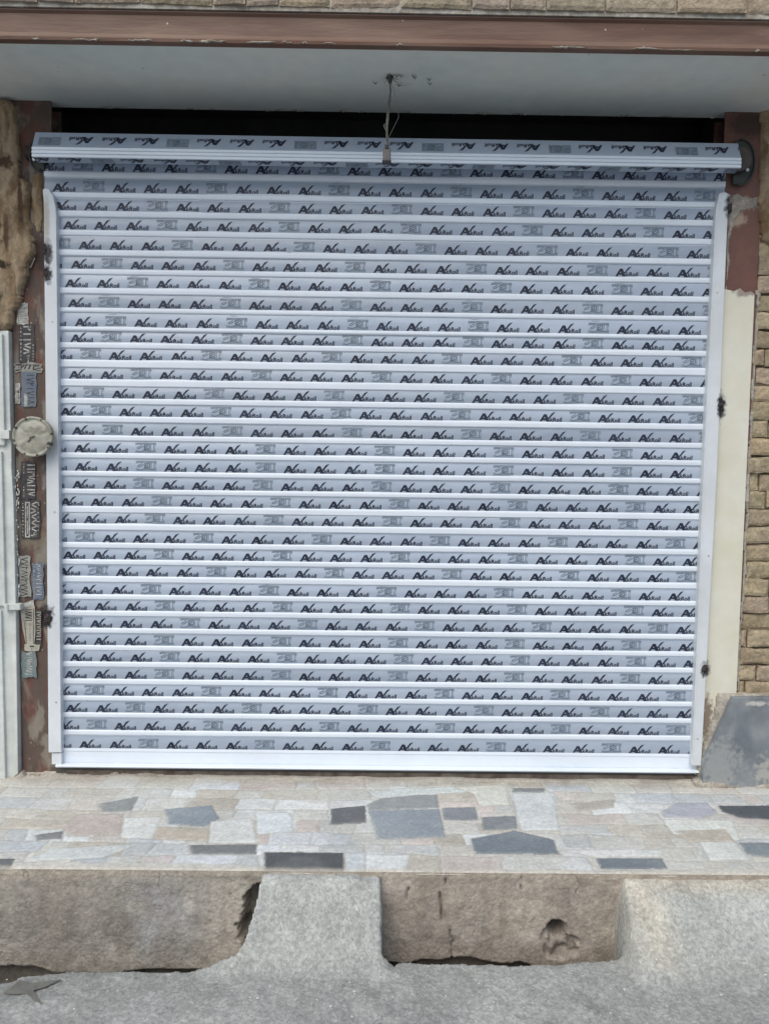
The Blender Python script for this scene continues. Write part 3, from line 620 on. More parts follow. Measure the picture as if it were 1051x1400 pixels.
# ------------------------------------------------------------------ stone slab
YS = -.065
fr = [P(x, y, YS) for x, y in [(959, 1078), (962, 1042), (1002, 954), (1250, 953), (1250, 1082)]]
sl = empty('stone_slab', (float(P(1030, 1075, YS)[0]), YS, ZT), 'blue grey stone slab with a slanted edge set in mortar below the brick wall', 'stone slab')
m = MB(); m.prism(fr, [p+np.array([0, .028, 0]) for p in fr]); m.build('slab_face', M['slab'], sl, bevel=.002)
lumpy('mortar_backing', [(952, 1080), (958, 1035), (968, 1005), (984, 950), (1250, 948), (1250, 1080)], YS+.026, .06, M['mortar'], sl, res=.006, amp=.007, seed=91)
lumpy('mortar_skirt', [(950, 1072), (975, 1066), (1000, 1074), (1040, 1070), (1250, 1073), (1250, 1088), (950, 1084)], YS-.006, .05, M['mortar'], sl, res=.006, amp=.010, seed=95, warp=.014)

# ------------------------------------------------------------------ neighbouring white metal door
dr = empty('metal_door', (-1.75, -.03, ZT), 'aged white painted metal door at the left edge beside the post', 'door')
def pbox(m, xa, ya, xb, yb, Yf, Yb, mi=0):
    a = at(xa, (ya+yb)/2, 1, Yf); b_ = at(xb, (ya+yb)/2, 1, Yf); z0 = at((xa+xb)/2, yb, 1, Yf)[2]; z1 = at((xa+xb)/2, ya, 1, Yf)[2]
    m.box((a[0], Yf, z0), (b_[0], Yb, z1), mi)
fr = [P(x, y, -.03) for x, y in [(3, 1074), (25, 1058), (22, 830), (19, 690), (16, 640), (16, 612), (14, 560), (12, 452), (-4, 452)]]
m = MB(); m.prism(fr, [p+np.array([0, .05, 0]) for p in fr]); m.build('door_frame', M['doorpaint'], dr, bevel=.003)
m = MB()
for (ya, yb) in ((455, 608), (616, 828), (834, 1088)):
    pbox(m, -160, ya, 5, yb, -.045, 0.0)
m.build('door_panel', M['doorpaint'], dr, bevel=.005)
m = MB(); pbox(m, 0, 588, 13, 600, -.055, -.03); pbox(m, 6, 826, 28, 834, -.05, -.02); m.tube([P(10, 826, -.05), P(10, 836, -.05)], .008, 10); m.build('door_hinge', M['doorpaint'], dr, bevel=.002)
lumpy('mortar_foot', [(-60, 1100), (-60, 1082), (4, 1070), (24, 1056), (34, 1062), (70, 1062), (72, 1075), (30, 1086), (0, 1110)], -.05, .10, M['mortar'], dr, res=.006, amp=.010, seed=98, warp=.01)
# paint drips / crust on the edge of the frame
m = MB(); rs = random.Random(3)
for k in range(60):
    y = rs.uniform(640, 820); x = rs.uniform(21, 27); p = P(x, y, -.012); q = p+np.array([rs.uniform(-.004, .004), -.002, -rs.uniform(.005, .02)])
    m.tube([p, (p+q)/2, q], [.001, rs.uniform(.002, .0045), .001], 6)
m.build('paint_crust', M['doorpaint'], dr, smooth=True)

# ------------------------------------------------------------------ stamped adverts on the left post (illegible strokes and digits turned sideways)
GL = {  # strokes in a unit cell, read sideways
    'V': [[(0, 1), (.5, 0)], [(.5, 0), (1, 1)]], 'A': [[(0, 0), (.5, 1)], [(.5, 1), (1, 0)]], 'I': [[(.5, 0), (.5, 1)]],
    'r': [[(.3, 0), (.3, 1)], [(.3, .95), (.95, .75)]], 'm': [[(.15, 0), (.15, 1)], [(.15, .9), (.5, .6)], [(.5, .6), (.9, .95)]],
    'o': [[(.3, .3), (.7, .3)], [(.7, .3), (.7, .7)], [(.7, .7), (.3, .7)], [(.3, .7), (.3, .3)]], '9': [[(.7, 0), (.7, 1)], [(.7, .95), (.2, .9)], [(.2, .9), (.2, .55)], [(.2, .55), (.7, .55)]],
    '.': [[(.4, .45), (.6, .55)]], '-': [[(.2, .5), (.8, .5)]]}
def stroke(m, a, b_, w_, y, mi):
    a = np.array(a); b_ = np.array(b_); d = b_-a; L_ = np.hypot(*d)+1e-9; n_ = np.array([-d[1], d[0]])/L_*w_/2; e = d/L_*w_*.3
    m.poly([(p[0], y, p[1]) for p in (a-n_-e, b_-n_+e, b_+n_+e, a+n_-e)], mi)
def sidetext(m, s, xa, xb, ya, yb, Y, mi, wpx=1.6):
    """glyphs stacked down the post between rows ya..yb, each turned a quarter"""
    n_ = len(s); h = (yb-ya)/n_
    k_ = abs(P(xa+1, ya, Y)[0]-P(xa, ya, Y)[0])
    for i, ch in enumerate(s):
        for (u0, v0), (u1, v1) in GL.get(ch, []):
            pa = P(xa+(xb-xa)*v0, ya+h*(i+.1+.8*u0), Y)[[0, 2]]; pb_ = P(xa+(xb-xa)*v1, ya+h*(i+.1+.8*u1), Y)[[0, 2]]
            stroke(m, pa, pb_, wpx*k_, Y, mi)
AD = 0.0
def advert(bgpoly, bgm, fgm, texts, label, marks=()):
    m = MB(); global AD; AD += .0004; Yb = -.0025-AD
    fr = [P(x, y, Yb) for x, y in bgpoly]; m.prism(fr, [p+np.array([0, .0003, 0]) for p in fr], 0)
    for k, (s, xa, xb, ya, yb, w_) in enumerate(texts): sidetext(m, s, xa, xb, ya, yb, Yb-.00010-.00002*k, 1, w_)
    for k, (xa, ya, xb, yb, w_) in enumerate(marks):
        k_ = .0031; stroke(m, P(xa, ya, Yb)[[0, 2]], P(xb, yb, Yb)[[0, 2]], w_*k_, Yb-.00022-.00001*k, 1)
    o = m.build('stamped_advert', [M[bgm], M[fgm]], pl, fixn=False); o['label'] = label
def jit(x0, y0, x1, y1, s=0, n_=6, a=1.1):
    rs = random.Random(int(x0*7+y0*3+s)); out = []
    for (ax, ay, bx_, by_) in ((x0, y0, x1, y0), (x1, y0, x1, y1), (x1, y1, x0, y1), (x0, y1, x0, y0)):
        for t in range(n_):
            f = t/n_; out.append((ax+(bx_-ax)*f+rs.uniform(-a, a), ay+(by_-ay)*f+rs.uniform(-a, a)))
    return out
advert(jit(24, 414, 39, 444), 'ad_light', 'ad_grey', [('VmVArI', 28, 37, 415, 443, 1.3)], 'small pale stamp with grey sideways digits', [(26, 416, 26, 442, .8)])
advert(jit(25.5, 444, 48, 496), 'ad_dark', 'ad_light', [('mIIVA', 33, 42, 445, 484, 2.0), ('.-.I-.-..', 27.5, 30.5, 446, 494, 1.3), ('o.-', 36, 42, 485, 496, 1.4), ('-.-I-.', 44.5, 47, 470, 494, 1.0)], 'black stamp with large white sideways digits')
advert(jit(20, 496, 58, 509, a=1.8), 'ad_grey', 'ad_dark', [('I', 24, 56, 498, 500, 1), ('V-V', 22, 30, 497, 508, 1.2), ('oV', 46, 56, 497, 508, 1.2)], 'worn grey stamp across the post', [(29, 503, 33, 500, 2), (34, 504, 37, 498, 2), (40, 504, 42, 499, 2.4), (46, 504, 47, 499, 2)])
advert(jit(30, 509, 50, 556), 'ad_blue', 'ad_dark', [('IVmIVIA', 37, 47, 510, 553, 1.2)], 'faded blue stamp', [])
advert(jit(21, 524, 28, 552, a=.6), 'ad_light', 'ad_dark', [('o..', 24, 27, 534, 546, 1.2)], 'narrow torn pale sticker')
advert(jit(33.5, 538, 38, 556, a=.4), 'ad_light', 'ad_grey', [], 'tiny pale sticker scrap')
advert(jit(28.5, 631, 49, 682), 'ad_dark', 'ad_light', [('IImVAIIV', 38, 48, 633, 678, 1.5), ('o-o-', 31, 35, 633, 648, 1.2), ('.-oo', 31, 35, 664, 680, 1.2), ('I', 51, 52, 640, 660, .7)], 'dark blue stamp with white digits under the cap')
advert(jit(29, 684, 55, 736), 'ad_dark', 'ad_light', [('VAVVV9', 43, 50, 686, 735, 1.7), ('.-I-.-I.-o', 30.5, 33, 686, 734, 1.1), ('m.o.I-.', 51, 54, 686, 728, 1.1)], 'black stamp with framed white text', [(35.5, 687, 35.5, 734, 1.6), (40.5, 687, 40.5, 734, 1.6), (35.5, 687, 40.5, 687, 1.6), (35.5, 734, 40.5, 734, 1.6), (38, 692, 38, 708, 1.2), (38, 712, 38, 730, 1.2)])
advert(jit(26, 760, 42, 816, a=1.5), 'ad_grey', 'ad_dark', [('VVrAVmVVA', 30, 38, 762, 815, 1.2)], 'grey stamp with dark sideways digits')
advert(jit(45, 770, 60, 820, a=1.2), 'ad_blue', 'ad_light', [('AVoVrIIVI', 50, 57, 771, 815, 1.1), ('.-.-.-.-', 46, 48, 772, 818, .8)], 'faded blue grey stamp with pale digits')
advert([(28, 830), (48, 828), (49, 862), (47, 882), (36, 882), (31, 858)], 'ad_tan', 'ad_dark', [('IAAVI', 35, 44, 832, 850, 1.2), ('.-.-.-.-.-', 34, 37, 848, 880, .9), ('-.-.-.-.', 40, 43, 852, 878, .9)], 'tan tapered stamp with dark lines', [(46.5, 832, 46, 880, .8), (33, 845, 37, 880, .7)])
advert(jit(49, 834, 57, 884, a=.6), 'ad_dark', 'ad_tan', [('IVIVIVIVII', 50.5, 56, 835, 876, 1.1)], 'black stamp strip with pale strokes')
advert(jit(34, 881, 54, 890, a=1), 'ad_tan', 'ad_dark', [('o-', 38, 50, 882, 889, 1.1)], 'pale stamp scrap')
advert(jit(30, 891, 50, 926, a=1.4), 'ad_teal', 'ad_light', [('VIVAVVI', 35, 44, 892, 924, 1.1)], 'faded teal stamp with pale digits')
advert([(23, 822), (32, 825), (46, 820), (47, 828), (34, 831), (28, 834), (24, 832)], 'ad_light', 'ad_dark', [], 'white torn sticker strip')

# ------------------------------------------------------------------ round cap
cc = P(45, 597, -.085); kpx = float(P(46, 597, -.085)[0]-cc[0]); R_ = 27.5*kpx
cap = empty('round_cap', (float(cc[0]), -.03, float(cc[2])-R_), 'round grimy metal cap with a notched rim in front of the left post', 'metal cap')
m = MB(); NS = 96
notch = [math.radians(a) for a in (-8+16, 62, 110, 152, 192, 208, 246, 285, 325)]
def rf(a, r):
    for t in notch:
        d_ = abs((a-t+math.pi) % (2*math.pi)-math.pi)
        if d_ < .06: return r-.0045*(1-d_/.06)**.5
    return r
rings = [(0, -.088), (.2, -.0885), (.45, -.0875), (.70, -.087), (.80, -.084), (.86, -.083), (.91, -.0885), (.96, -.091), (1.0, -.088), (1.0, -.066), (.9, -.064), (.55, -.062), (.5, -.0)]
V = []; F = []
for j, (rr, y) in enumerate(rings):
    for k in range(NS):
        a = 2*math.pi*k/NS; r = rf(a, R_*rr) if .95 < rr else R_*rr
        dy = .0035*(float(vnoise(rr*5*math.cos(a)+9, rr*5*math.sin(a)+9, 4))-.5)*2 if j < 5 else 0
        V.append((cc[0]+r*math.cos(a), y+dy, cc[2]+r*math.sin(a)))
for j in range(len(rings)-1):
    for k in range(NS): F.append((j*NS+k, (j+1)*NS+k, (j+1)*NS+(k+1) % NS, j*NS+(k+1) % NS))
me = bpy.data.meshes.new('cap_disc'); me.from_pydata(V, [], F); me.polygons.foreach_set('use_smooth', [True]*len(F)); link('cap_disc', me, M['cap'], cap)
m = MB(); m.tube([cc+np.array([-.012, -.006, -.005]), cc+np.array([.004, -.0075, .0]), cc+np.array([.012, -.006, .002])], [.002, .004, .002], 8)
m.tube([cc+np.array([-.02, -.004, -.022]), cc+np.array([-.008, -.006, -.008])], [.002, .003], 8); m.build('centre_rivet', M['cord'], cap, smooth=True)

# ------------------------------------------------------------------ roller shutter
rows = [246, 273.9, 299.6, 325.1, 352.6, 377.8, 404.3, 429.6, 454.8, 478.3, 504.5, 530.3, 554.3, 579, 604.2, 628, 652.5, 676.8, 702.3, 725.8, 750.3, 772.8, 796.8, 820.3, 842.9, 866, 889.6, 912.1, 935.4, 958.1, 980.9, 1004.9]
phase = [449.5, 463.8, 549.2, 561.6, 416.1, 485.6, 520, 480.4, 489.1, 482.1, 453.7, 521.5, 456.9, 466.1, 481.1, 525.7, 525.7, 521.5, 545.5, 535.8, 440, 546.7, 456.9, 528.2, 546.5, 420.5, 544, 551.4, 543.5, 448.2, 502.9, 450.2, 520]
thick = {9: 1.0, 10: 1.35, 11: 1.3, 7: .85, 8: .75, 13: 1.1, 18: 1.2, 19: 1.2, 22: 1.15}
XL, XR = float(P(60, 245, 0)[0])+.006, float(P(992, 250, 0)[0])-.006
shut = empty('roller_shutter', (0, 0, 0), 'closed white roller shutter of slats under printed grey protective film', 'roller shutter')

fc = bpy.data.curves.new('lettering', 'FONT'); fc.body = 'kRoll'; fc.size = 1.0; fc.resolution_u = 2; fc.space_character = 1.0; fc.offset = .022
fo = bpy.data.objects.new('lettering', fc); C.objects.link(fo); bpy.context.view_layer.update()
fm = bpy.data.meshes.new_from_object(fo); bpy.data.objects.remove(fo)
bmx = bmesh.new(); bmx.from_mesh(fm); bmesh.ops.triangulate(bmx, faces=bmx.faces)
bmx.verts.ensure_lookup_table()
lv = np.array([v.co[:2] for v in bmx.verts]); lf = [tuple(v.index for v in f.verts) for f in bmx.faces]; bmx.free()
lv -= lv.min(0); lv *= np.array([.0500/lv[:, 0].max(), .0175/lv[:, 1].max()]); lv += np.array([.0435, .0008]); lv[:, 0] += lv[:, 1]*.06
def thickline(pts, w_):
    out = []
    for (a, b_), ww in zip(zip(pts[:-1], pts[1:]), w_ if isinstance(w_, list) else [w_]*9):
        a = np.array(a); b_ = np.array(b_); d = b_-a; L_ = np.hypot(*d); n_ = np.array([-d[1], d[0]])/L_*ww/2
        out.append([a-n_, b_-n_, b_+n_, a+n_])
    return out
LOGO = []      # list of (points, faces, ink)
quads = [[(-.001, .0005), (.0085, .0005), (.0285, .0295), (.0175, .0295)],             # left leg
         [(.0175, .0295), (.0290, .0295), (.0450, .0005), (.0290, .0005)],            # thick right leg
         [(.0075, .0075), (.0300, .0065), (.0300, .0135), (.0115, .0135)],            # bar
         [(.0290, .0065), (.0405, .0125), (.0675, .0395), (.0515, .0340)],            # tick arm
         [(.0280, .0110), (.0360, .0015), (.0415, .0040), (.0360, .0180)]]
quads = [[(u, v*1.08) for u, v in qd] for qd in quads]
for qd in quads: LOGO.append((np.array(qd), [(0, 1, 2, 3)], 1))
LOGO.append((lv, lf, 1)); LOGO.append((np.array([(.0915, .0165), (.094, .0165), (.094, .0195), (.0915, .0195)]), [(0, 1, 2, 3)], 1))
STAMP = [(np.array([(0, .003), (.085, .003), (.085, .044), (0, .044)]), [(0, 1, 2, 3)], 2)]
def sline(pts, w_=.0022, ink=3):
    for q_ in thickline(pts, w_): STAMP.append((np.array(q_), [(0, 1, 2, 3)], ink))
sline([(0, .003), (0, .044), (.085, .044), (.085, .003)], .0014)
sline([(.003, .036), (.012, .041), (.024, .038), (.024, .032), (.010, .026), (.006, .022), (.012, .019), (.026, .026), (.040, .036), (.055, .040)], .0026)
sline([(.004, .014), (.010, .007), (.020, .006), (.030, .011), (.042, .014), (.056, .010), (.070, .009), (.082, .013)], .0024)
sline([(.036, .012), (.060, .014)], .006, 2); sline([(.034, .016), (.058, .020), (.058, .036), (.040, .034), (.036, .020), (.052, .030)], .0045)
sline([(.064, .012), (.0645, .040)], .0026); sline([(.076, .010), (.077, .041)], .0030); sline([(.0815, .008), (.082, .041)], .0018)
PER = .505
def put(m, shapes, fn, x, flip=False, wdt=.094, hgt=None, clip=(-9, 9), vs=1.0):
    """lay a print on a film surface; fn(v) gives (y,z,ny,nz) at height v up the film"""
    for pts, faces, ink in shapes:
        b = len(m.v); ok = True; vv = []
        for (u, v) in pts:
            if flip: u, v = wdt-u, hgt-v
            X = x+u
            y, z, ny, nz = fn(v*vs)
            off = {1: .0017, 2: .0009, 3: .0013}[ink]
            vv.append((min(max(X, clip[0]), clip[1]), y+ny*off, z+nz*off))
        m.v += vv
        for f in faces:
            xs_ = [vv[i][0] for i in f]
            if max(xs_)-min(xs_) < 1e-6: continue
            m.f.append(tuple(b+i for i in (f[::-1] if True else f))); m.m.append({1: 2, 2: 3, 3: 4}[ink])
def prints(m, fn, xc, x0, x1, flip=False, h=.05, vs=1.0, rs=random):
    k0 = int((x0-xc)/PER)-1; k1 = int((x1-xc)/PER)+2
    for k in range(k0, k1):
        c = xc+k*PER
        items = [(c-.0425, STAMP, .085)]
        for o_ in (.0764, .204, .335):
            items.append(((c+o_) if not flip else (c-o_-.094), LOGO, .094))
        for X, sh, wd in items:
            if X+wd < x0+.002 or X > x1-.002: continue
            put(m, sh, fn, X, flip, wd, h, (x0+.001, x1-.001), vs)
sm_ = [M['white'], M['film'], M['ink'], M['ink_pale'], M['ink_mid']]
def zrow(y): return float(P(525, y, 0)[2])
hs = .0118
tops = [zrow(rows[0])-hs+.082]; bots = []
for k, y in enumerate(rows):
    t = thick.get(k, 1.0+random.uniform(-.08, .08))
    bots.append(zrow(y)-.0118)
    if k: tops.append(bots[k-1])
tops.append(bots[-1]); bots.append(zrow(1027))
for k in range(33):
    rs = random.Random(k+50)
    zt, zb = tops[k]-.0004, bots[k]
    st = .0245*thick.get(k, 1.0+rs.uniform(-.06, .06)) if k < 32 else .002
    zf = zb+st                        # foot of the film
    yo = rs.uniform(-.0012, .0012)
    H = zt-zf
    def yprof(v, yo=yo, H=H): t = min(max(v/H, 0), 1); return yo-.0055+.0035*t-.0028*math.sin(math.pi*t)
    nseg = 6
    prof = [(yo+.006, zt+.0003), (yo-.0015, zt)]+[(yprof(H*(1-j/nseg)), zt-.002-(H-.002)*j/nseg) for j in range(nseg+1)]
    mis = [0, 0]+[1]*nseg
    prof += [(yo-.0078, zf-.0008), (yo-.0095, zf-.004), (yo-.0100, zf-.010), (yo-.0090, zb+.0050), (yo-.0065, zb+.0016), (yo-.002, zb+.0002), (yo+.006, zb)]
    mis += [0]*7
    m = MB(); m.sweep(prof, XL, XR, 1, mis+[0]*3)
    def fn(v, zf=zf, yprof=yprof): return yprof(v), zf+v, -1, 0
    row_y = rows[k]-14 if k < 32 else 1017
    xc = float(P(phase[k], row_y, 0)[0])
    lift = .0005
    prints(m, lambda v: fn(v+lift), xc, XL, XR, h=H)
    for q in range(rs.choice((0, 1, 2, 3, 4))):      # film pulled back from the rib
        x_ = rs.uniform(XL+.1, XR-.4); L_ = rs.uniform(.05, .5); n_ = 10; b0 = len(m.v); hh = rs.uniform(.0015, .0045)
        for i in range(n_+1):
            t = i/n_; hgt = .0004+hh*math.sin(math.pi*t)*rs.uniform(.6, 1.1)
            m.v += [(x_+L_*t, fn(.0)[0]-.0020, zf-.0006), (x_+L_*t, fn(hgt)[0]-.0020, zf+hgt)]
        for i in range(n_): m.f.append((b0+2*i, b0+2*i+2, b0+2*i+3, b0+2*i+1)); m.m.append(0)
    if rs.random() < .5:                             # sliver of the next print row at the top edge
        for j in range(-3, 4):
            x_ = xc-.03+j*PER
            if XL < x_ < XR-.06: put(m, [(np.array([(0, H-.0052), (.032, H-.0048), (.032, H-.0036), (0, H-.0040)]), [(0, 1, 2, 3)], 3)], fn, x_)
    o = m.build('slat', sm_, shut, fixn=False)
# upper slats going behind the roll
m = MB(); zt = tops[0]
m.sweep([(.0, zt), (-.004, zt+.02), (.01, zt+.04), (.015, zt+.042), (.03, zt+.06), (.04, zt+.065)], XL, XR, 1, [1, 1, 0, 1, 1]); 
m.build('slat', sm_, shut, fixn=False)

# rolled part of the curtain
RL, RR = float(P(47, 200, -.12)[0]), float(P(1010, 205, -.12)[0])
A = P(525, 188.5, -.105)[1:]; B = P(525, 208, -.138)[1:]; Cc = P(525, 221.5, -.142)[1:]; D = P(525, 229.5, -.085)[1:]
prof = [(float(A[0]), float(A[1])), (float(B[0]), float(B[1]))]
b1, b2 = prof[1], (float(Cc[0]), float(Cc[1])); dd = float(D[0]), float(D[1])
hk = b1[1]-b2[1]
lipp = [(b1[0]-.004, b1[1]-.002), (b1[0]-.005, b1[1]-hk*.30), (b1[0]-.001, b1[1]-hk*.34), (b1[0]-.001, b1[1]-hk*.40), (b1[0]-.006, b1[1]-hk*.44), (b1[0]-.007, b1[1]-hk*.66), (b1[0]-.002, b1[1]-hk*.70), (b1[0]-.002, b1[1]-hk*.76), (b1[0]-.006, b1[1]-hk*.80), (b2[0]-.002, b2[1]), (b2[0]+.004, b2[1]-.001)]
back = [(-.030, dd[1]+.030), (.03, dd[1]+.035), (.10, dd[1]+.05), (.125, dd[1]+.10), (.10, A[1]-.02), (.04, A[1]+.004), (-.03, A[1]+.010), (-.07, A[1]+.007)]
full = prof+lipp+[dd]+[(float(a), float(b_)) for a, b_ in back]
mis = [1]+[0]*(len(lipp)+0)+[1]+[1]*(len(back)+1)
mis = [1]+[0]*len(lipp)+[1]+[0, 1, 0, 1, 0, 1, 0, 0, 0][:len(back)+1]
m = MB(); m.sweep(full, RL, RR, 1, mis[:len(full)], closed=True)
def facet(p0, p1):
    # v=0 at p1 (foot), v=H at p0 (top)
    H = math.hypot(p0[0]-p1[0], p0[1]-p1[1]); d = ((p0[0]-p1[0])/H, (p0[1]-p1[1])/H); nn = (-d[1], d[0])
    if nn[0] > 0: nn = (-nn[0], -nn[1])
    return (lambda v: (p1[0]+d[0]*v, p1[1]+d[1]*v, nn[0], nn[1])), H
f1, H1 = facet(prof[0], prof[1]); f2, H2 = facet(lipp[-1], dd)
f2b = lambda v: (lipp[-1][0]+(dd[0]-lipp[-1][0])*v/H2, lipp[-1][1]+(dd[1]-lipp[-1][1])*v/H2, -.3, -1)
prints(m, lambda v: f1(v+.008), float(P(417.8, 197, -.12)[0]), RL, RR, True, .046)
prints(m, lambda v: f2b(H2-.004-v), float(P(487.8, 226, -.11)[0]), RL, RR, True, .046)
o = m.build('rolled_curtain', sm_, shut, fixn=False)
m = MB(); m.tube([(RL-.08, .0, 2.60), (RR+.08, .0, 2.62)], .03, 16); m.build('shaft', M['steel'], shut, smooth=True)

# guide rails, surveyed outlines with a flared top
def rail(pts, Y0, dep):
    fr = [P(x, y, Y0) for x, y in pts]; m = MB(); m.prism(fr, [p+np.array([0, dep, 0]) for p in fr]); return m
m = rail([(66.6, 1029), (84.5, 1029), (84.0, 1000), (81, 640), (77.5, 300), (76.5, 283), (73, 268), (67, 258), (61, 257), (58.5, 260), (60, 275), (63.5, 640)], -.036, .058)
rl = m.build('guide_rail', M['rail'], shut, bevel=.003)
m = rail([(71, 1030), (84.5, 1030), (84.5, 1046), (71, 1045)], -.030, .05); m.build('rail_foot', M['rail'], rl, bevel=.002)
m = rail([(958, 1047), (944.5, 1047), (947, 1000), (960.5, 650), (977, 300), (979, 282), (983, 264), (990, 262), (998, 266), (996, 283), (994, 300), (979.5, 650)], -.036, .058)
rr_ = m.build('guide_rail', M['rail'], shut, bevel=.003)
# inner groove line of each rail
m = MB(); fr = [P(x, y, -.0385) for x, y in [(82.2, 1026), (83.6, 1026), (80.4, 640), (77.0, 300), (75.6, 300), (79.0, 640)]]; m.prism(fr, [p+np.array([0, .004, 0]) for p in fr]); m.build('rail_lip', M['rail'], rl)
m = MB(); fr = [P(x, y, -.0385) for x, y in [(945.6, 1044), (947.0, 1044), (962.6, 650), (979.0, 300), (977.6, 300), (961.2, 650)]]; m.prism(fr, [p+np.array([0, .004, 0]) for p in fr]); m.build('rail_lip', M['rail'], rr_)
for par, pts_ in ((rl, [(72, 440), (75, 700), (77, 960)]), (rr_, [(980, 400), (968, 760), (953, 1010)])):
    for x, y in pts_:
        c_ = P(x, y, -.036); m = MB(); m.disc((c_[0], c_[2]), .0032, -.0378, -.034, 14); m.build('rivet', M['zinc'], par)
# weld blobs
for nm, par, lst in (('weld', rl, [(62, 342, .010, .022), (63, 372, .009, .02), (66, 846, .013, .022)]), ('weld', rr_, [(997, 285, .008, .02), (984.5, 555, .011, .014), (962.5, 915, .013, .016)])):
    for (x, y, r0, rz) in lst:
        p = P(x, y, -.034); bm = bmesh.new(); bmesh.ops.create_icosphere(bm, subdivisions=3, radius=1)
        for v in bm.verts:
            n_ = 1+.55*(float(fbm(v.co.x*2.3+x, v.co.z*2.3+y, 3, 5))-.5)*2
            v.co = Vector((p[0]+v.co.x*r0*n_, p[1]+v.co.y*.008*n_, p[2]+v.co.z*rz*n_))
        me = bpy.data.meshes.new('weld'); bm.to_mesh(me); bm.free(); link('weld', me, M['weld'], par)
# bottom bar
zt, zb = zrow(1026.5), zrow(1052.5); xa, xb = Xp(84, 1035)-.02, Xp(945, 1035)+.02
m = MB(); m.sweep([(.012, zt), (-.006, zt), (-.0085, zt-.003), (-.0085, zb+.010), (-.0110, zb+.008), (-.0110, zb+.002), (-.009, zb), (.012, zb)], xa, xb, 1, closed=True)
bb = m.build('bottom_bar', M['white'], shut)
zl = float(P(525, 1053, -.042)[2])
m = MB(); m.sweep([(-.012, zl+.007), (-.040, zl+.006), (-.042, zl+.004), (-.042, zl+.002), (-.040, zl), (-.012, zl+.002)], Xp(76, 1050, -.04), Xp(955.5, 1053, -.04), 1, closed=True); m.build('lip', M['white'], bb)
m = MB(); m.box((xa, -.006, ZT+.012), (xb, .006, zb-.001)); m.build('rubber_seal', M['dark'], bb)

# end brackets: steel plate with a curved lip and bolts
def bracket(cx, cy, r, s, label):
    c_ = P(cx, cy, -.06); k_ = .00315; R0 = r*k_; m = MB()
    for j in range(2): pass
    pts = []
    for a in range(-100, 101, 10): pts.append((c_[0]+s*R0*.72*math.cos(math.radians(a)), c_[2]+R0*1.15*math.sin(math.radians(a))))
    pts.append((c_[0]-s*R0*.35, c_[2]+R0*1.1)); pts.insert(0, (c_[0]-s*R0*.35, c_[2]-R0*1.1))
    m.prism([(p[0], -.020, p[1]) for p in pts], [(p[0], -.008, p[1]) for p in pts])
    o = m.build('end_bracket', M['plate'], shut, bevel=.002)
    m = MB(); rim = [(p[0], -.024, p[1]) for p in pts[1:-1]]; m.tube(rim, .004, 8); m.build('bracket_rim', M['plate'], o, smooth=True)
    for (dx, dz) in ((.35, .05), (.32, -.42)):
        m = MB(); m.disc((c_[0]+s*R0*dx, c_[2]+R0*dz), .007, -.032, -.018, 6); m.build('bolt', M['zinc'], o)
    m = MB(); m.disc((c_[0]-s*.02, c_[2]), R0*.62, -.060, -.012, 28); m.build('end_disc', M['steel'], o, bevel=.002)
bracket(1018, 217, 25, 1, ''); bracket(48, 206, 17, -1, '')
# tilted white splinter stuck on the left post
m = MB(); a, b_ = P(42, 366, -.012), P(48, 353, -.012); m.tube([a, b_], .0022, 6); m.build('splinter', M['plasterwhite'], pl)

# ------------------------------------------------------------------ hanging cable with plug
top = at(533, 103, 2, 2.81); Yc = float(top[1])
plug_t, plug_b = P(529, 204, Yc+.0), P(528.5, 222, Yc+.0)
hc = empty('hanging_cable', (float(plug_b[0]), Yc, float(plug_b[2])), 'thin dusty cable with a grey plug hanging from the soffit before the roll', 'cable')
rs = random.Random(8); pts = []
for k in range(15):
    t = k/14; p = top*(1-t)+plug_t*t; pts.append((p[0]+(.004*math.sin(t*7)+rs.uniform(-.0015, .0015))*(0 < k < 14), p[1], p[2]))
m = MB(); m.tube(pts, [.0036+.0018*math.sin(3.1*k/14)*(k > 4) for k in range(15)], 8); m.build('cord', M['cord'], hc, smooth=True)
m = MB(); pts2 = [(p[0]+.0035*math.sin(i*1.7)+.002, p[1]-.003, p[2]) for i, p in enumerate(pts)]; m.tube(pts2, .0016, 6); m.build('wire', M['cord'], hc, smooth=True)
m = MB(); kx = .0152
m.box((plug_b[0]-kx, Yc-.012, plug_b[2]), (plug_b[0]+kx, Yc+.012, plug_t[2])); pg = m.build('plug', M['plug'], hc, bevel=.004)
m = MB(); m.box((plug_b[0]-kx-.002, Yc-.014, plug_b[2]-.002), (plug_b[0]+kx+.002, Yc+.014, plug_b[2]+.005)); m.build('plug_collar', M['ad_dark'], pg, bevel=.002); m = MB(); m.box((plug_b[0]-.008, Yc-.015, plug_t[2]-.002), (plug_b[0]+.008, Yc+.01, plug_t[2]+.012)); m.build('cable_grip', M['ad_dark'], pg, bevel=.002)
m = MB(); m.tube([top+np.array([-.013, 0, -.006]), top+np.array([.0, 0, -.008]), top+np.array([.012, 0, -.004])], [.004, .008, .005], 8); m.tube([top+np.array([0, 0, .0]), top+np.array([0, 0, -.028])], [.008, .006], 8); m.build('ceiling_hook', M['steel'], hc, smooth=True)
m = MB(); m.tube([pts[9], (pts[9][0]-.012, Yc-.003, pts[9][2]-.01), (pts[9][0]-.003, Yc, pts[9][2]-.03)], .0025, 6); m.build('loose_strand', M['cord'], hc, smooth=True)
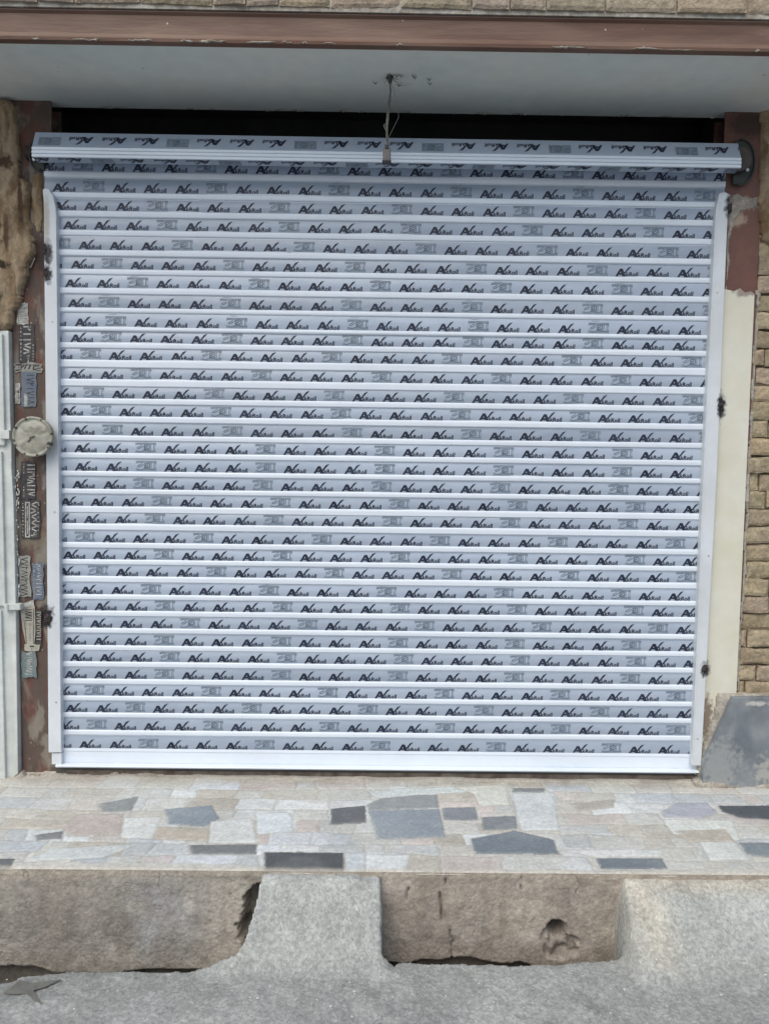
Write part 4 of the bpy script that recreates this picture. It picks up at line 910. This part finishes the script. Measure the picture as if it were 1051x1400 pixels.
# cobweb threads round the hook
m = MB(); rs = random.Random(5)
for k in range(14):
    ex = top+np.array([rs.gauss(.012, .030), rs.uniform(-.03, .07), -.001])
    mid = (top+ex)/2+np.array([0, 0, -rs.uniform(.006, .03)])
    m.tube([top+np.array([rs.uniform(-.01, .01), 0, -.012]), mid, ex], [.0005, .0007, .0003], 4)
for k in range(10):
    a = top+np.array([rs.gauss(.03, .05), rs.uniform(-.02, .06), -.004]); m.tube([a, a+np.array([.012, .01, -.004]), a+np.array([.02, .004, 0])], [.0005, .0028, .0005], 5)
e_ = P(545, 160, Yc+.1); m.tube([top+np.array([.004, 0, -.012]), (top+e_)/2+np.array([.004, 0, -.004]), e_, np.array(pts[12])+np.array([.004, 0, 0])], [.0007, .0009, .0016, .0009], 5)
tag(m.build('cobweb', M['web'], smooth=True), 'dusty cobweb threads on the soffit around the cable hook', 'cobweb')

# ------------------------------------------------------------------ small things on the road
def ontop(x, y):
    p = surf_at(x, y); z = ground_surface(np.array([p[0]]), np.array([p[1]]))[0][0]; return np.array([p[0], p[1], z])
lp = [(5, 1361), (20, 1351), (28, 1345), (45, 1348), (84, 1343), (62, 1353), (46, 1357), (52, 1366), (58, 1374), (48, 1369), (38, 1360), (20, 1361)]
pp = [ontop(x, y) for x, y in lp]; zc = max(p[2] for p in pp)+.003
m = MB(); m.prism([(p[0], p[1], zc) for p in pp], [(p[0], p[1], zc-.004) for p in pp])
tag(m.build('dry_leaf', M['leaf'], bevel=.0008), 'flat grey brown dry leaf on the road near the left gutter', 'leaf')
rs = random.Random(77); m = MB()
big = [(484, 1356), (478, 1344), (853, 1353), (911, 1376), (1046, 1333), (512, 1308), (352, 1365), (452, 1376), (834, 1386), (640, 1371), (197, 1393), (985, 1360)]
def chip(m, p, r, rs):
    bm = bmesh.new(); bmesh.ops.create_icosphere(bm, subdivisions=1, radius=1); b = len(m.v)
    for v in bm.verts: m.v.append((p[0]+v.co.x*r*rs.uniform(.7, 1.4), p[1]+v.co.y*r*rs.uniform(.6, 1.1), p[2]+v.co.z*r*.5*rs.uniform(.6, 1.2)))
    for f in bm.faces: m.f.append(tuple(b+v.index for v in f.verts)); m.m.append(0)
    bm.free()
for x, y in big: chip(m, ontop(x, y), rs.uniform(.003, .006), rs)
for k in range(260):
    X = rs.uniform(-1.7, 1.7); Y = rs.uniform(-1.5, -1.0); z = ground_surface(np.array([X]), np.array([Y]))[0][0]; chip(m, (X, Y, z), rs.choice((.0012, .0016, .0022, .003)), rs)
tag(m.build('gravel', M['chip'], fixn=False), 'scattered pale stone chips and grit on the road', 'gravel', kind='stuff')
# rubble in the gutter
m = MB(); rs = random.Random(21)
for k in range(70):
    x = rs.choice((rs.uniform(0, 330), rs.uniform(530, 840))); X = Xp(x, 1310, YE); chip(m, (X, YE-rs.uniform(.01, .14), ZR-.26), rs.uniform(.01, .03), rs)
tag(m.build('gutter_rubble', M['mortar'], fixn=False), 'loose rubble lying in the dark gutter', 'rubble', kind='stuff')
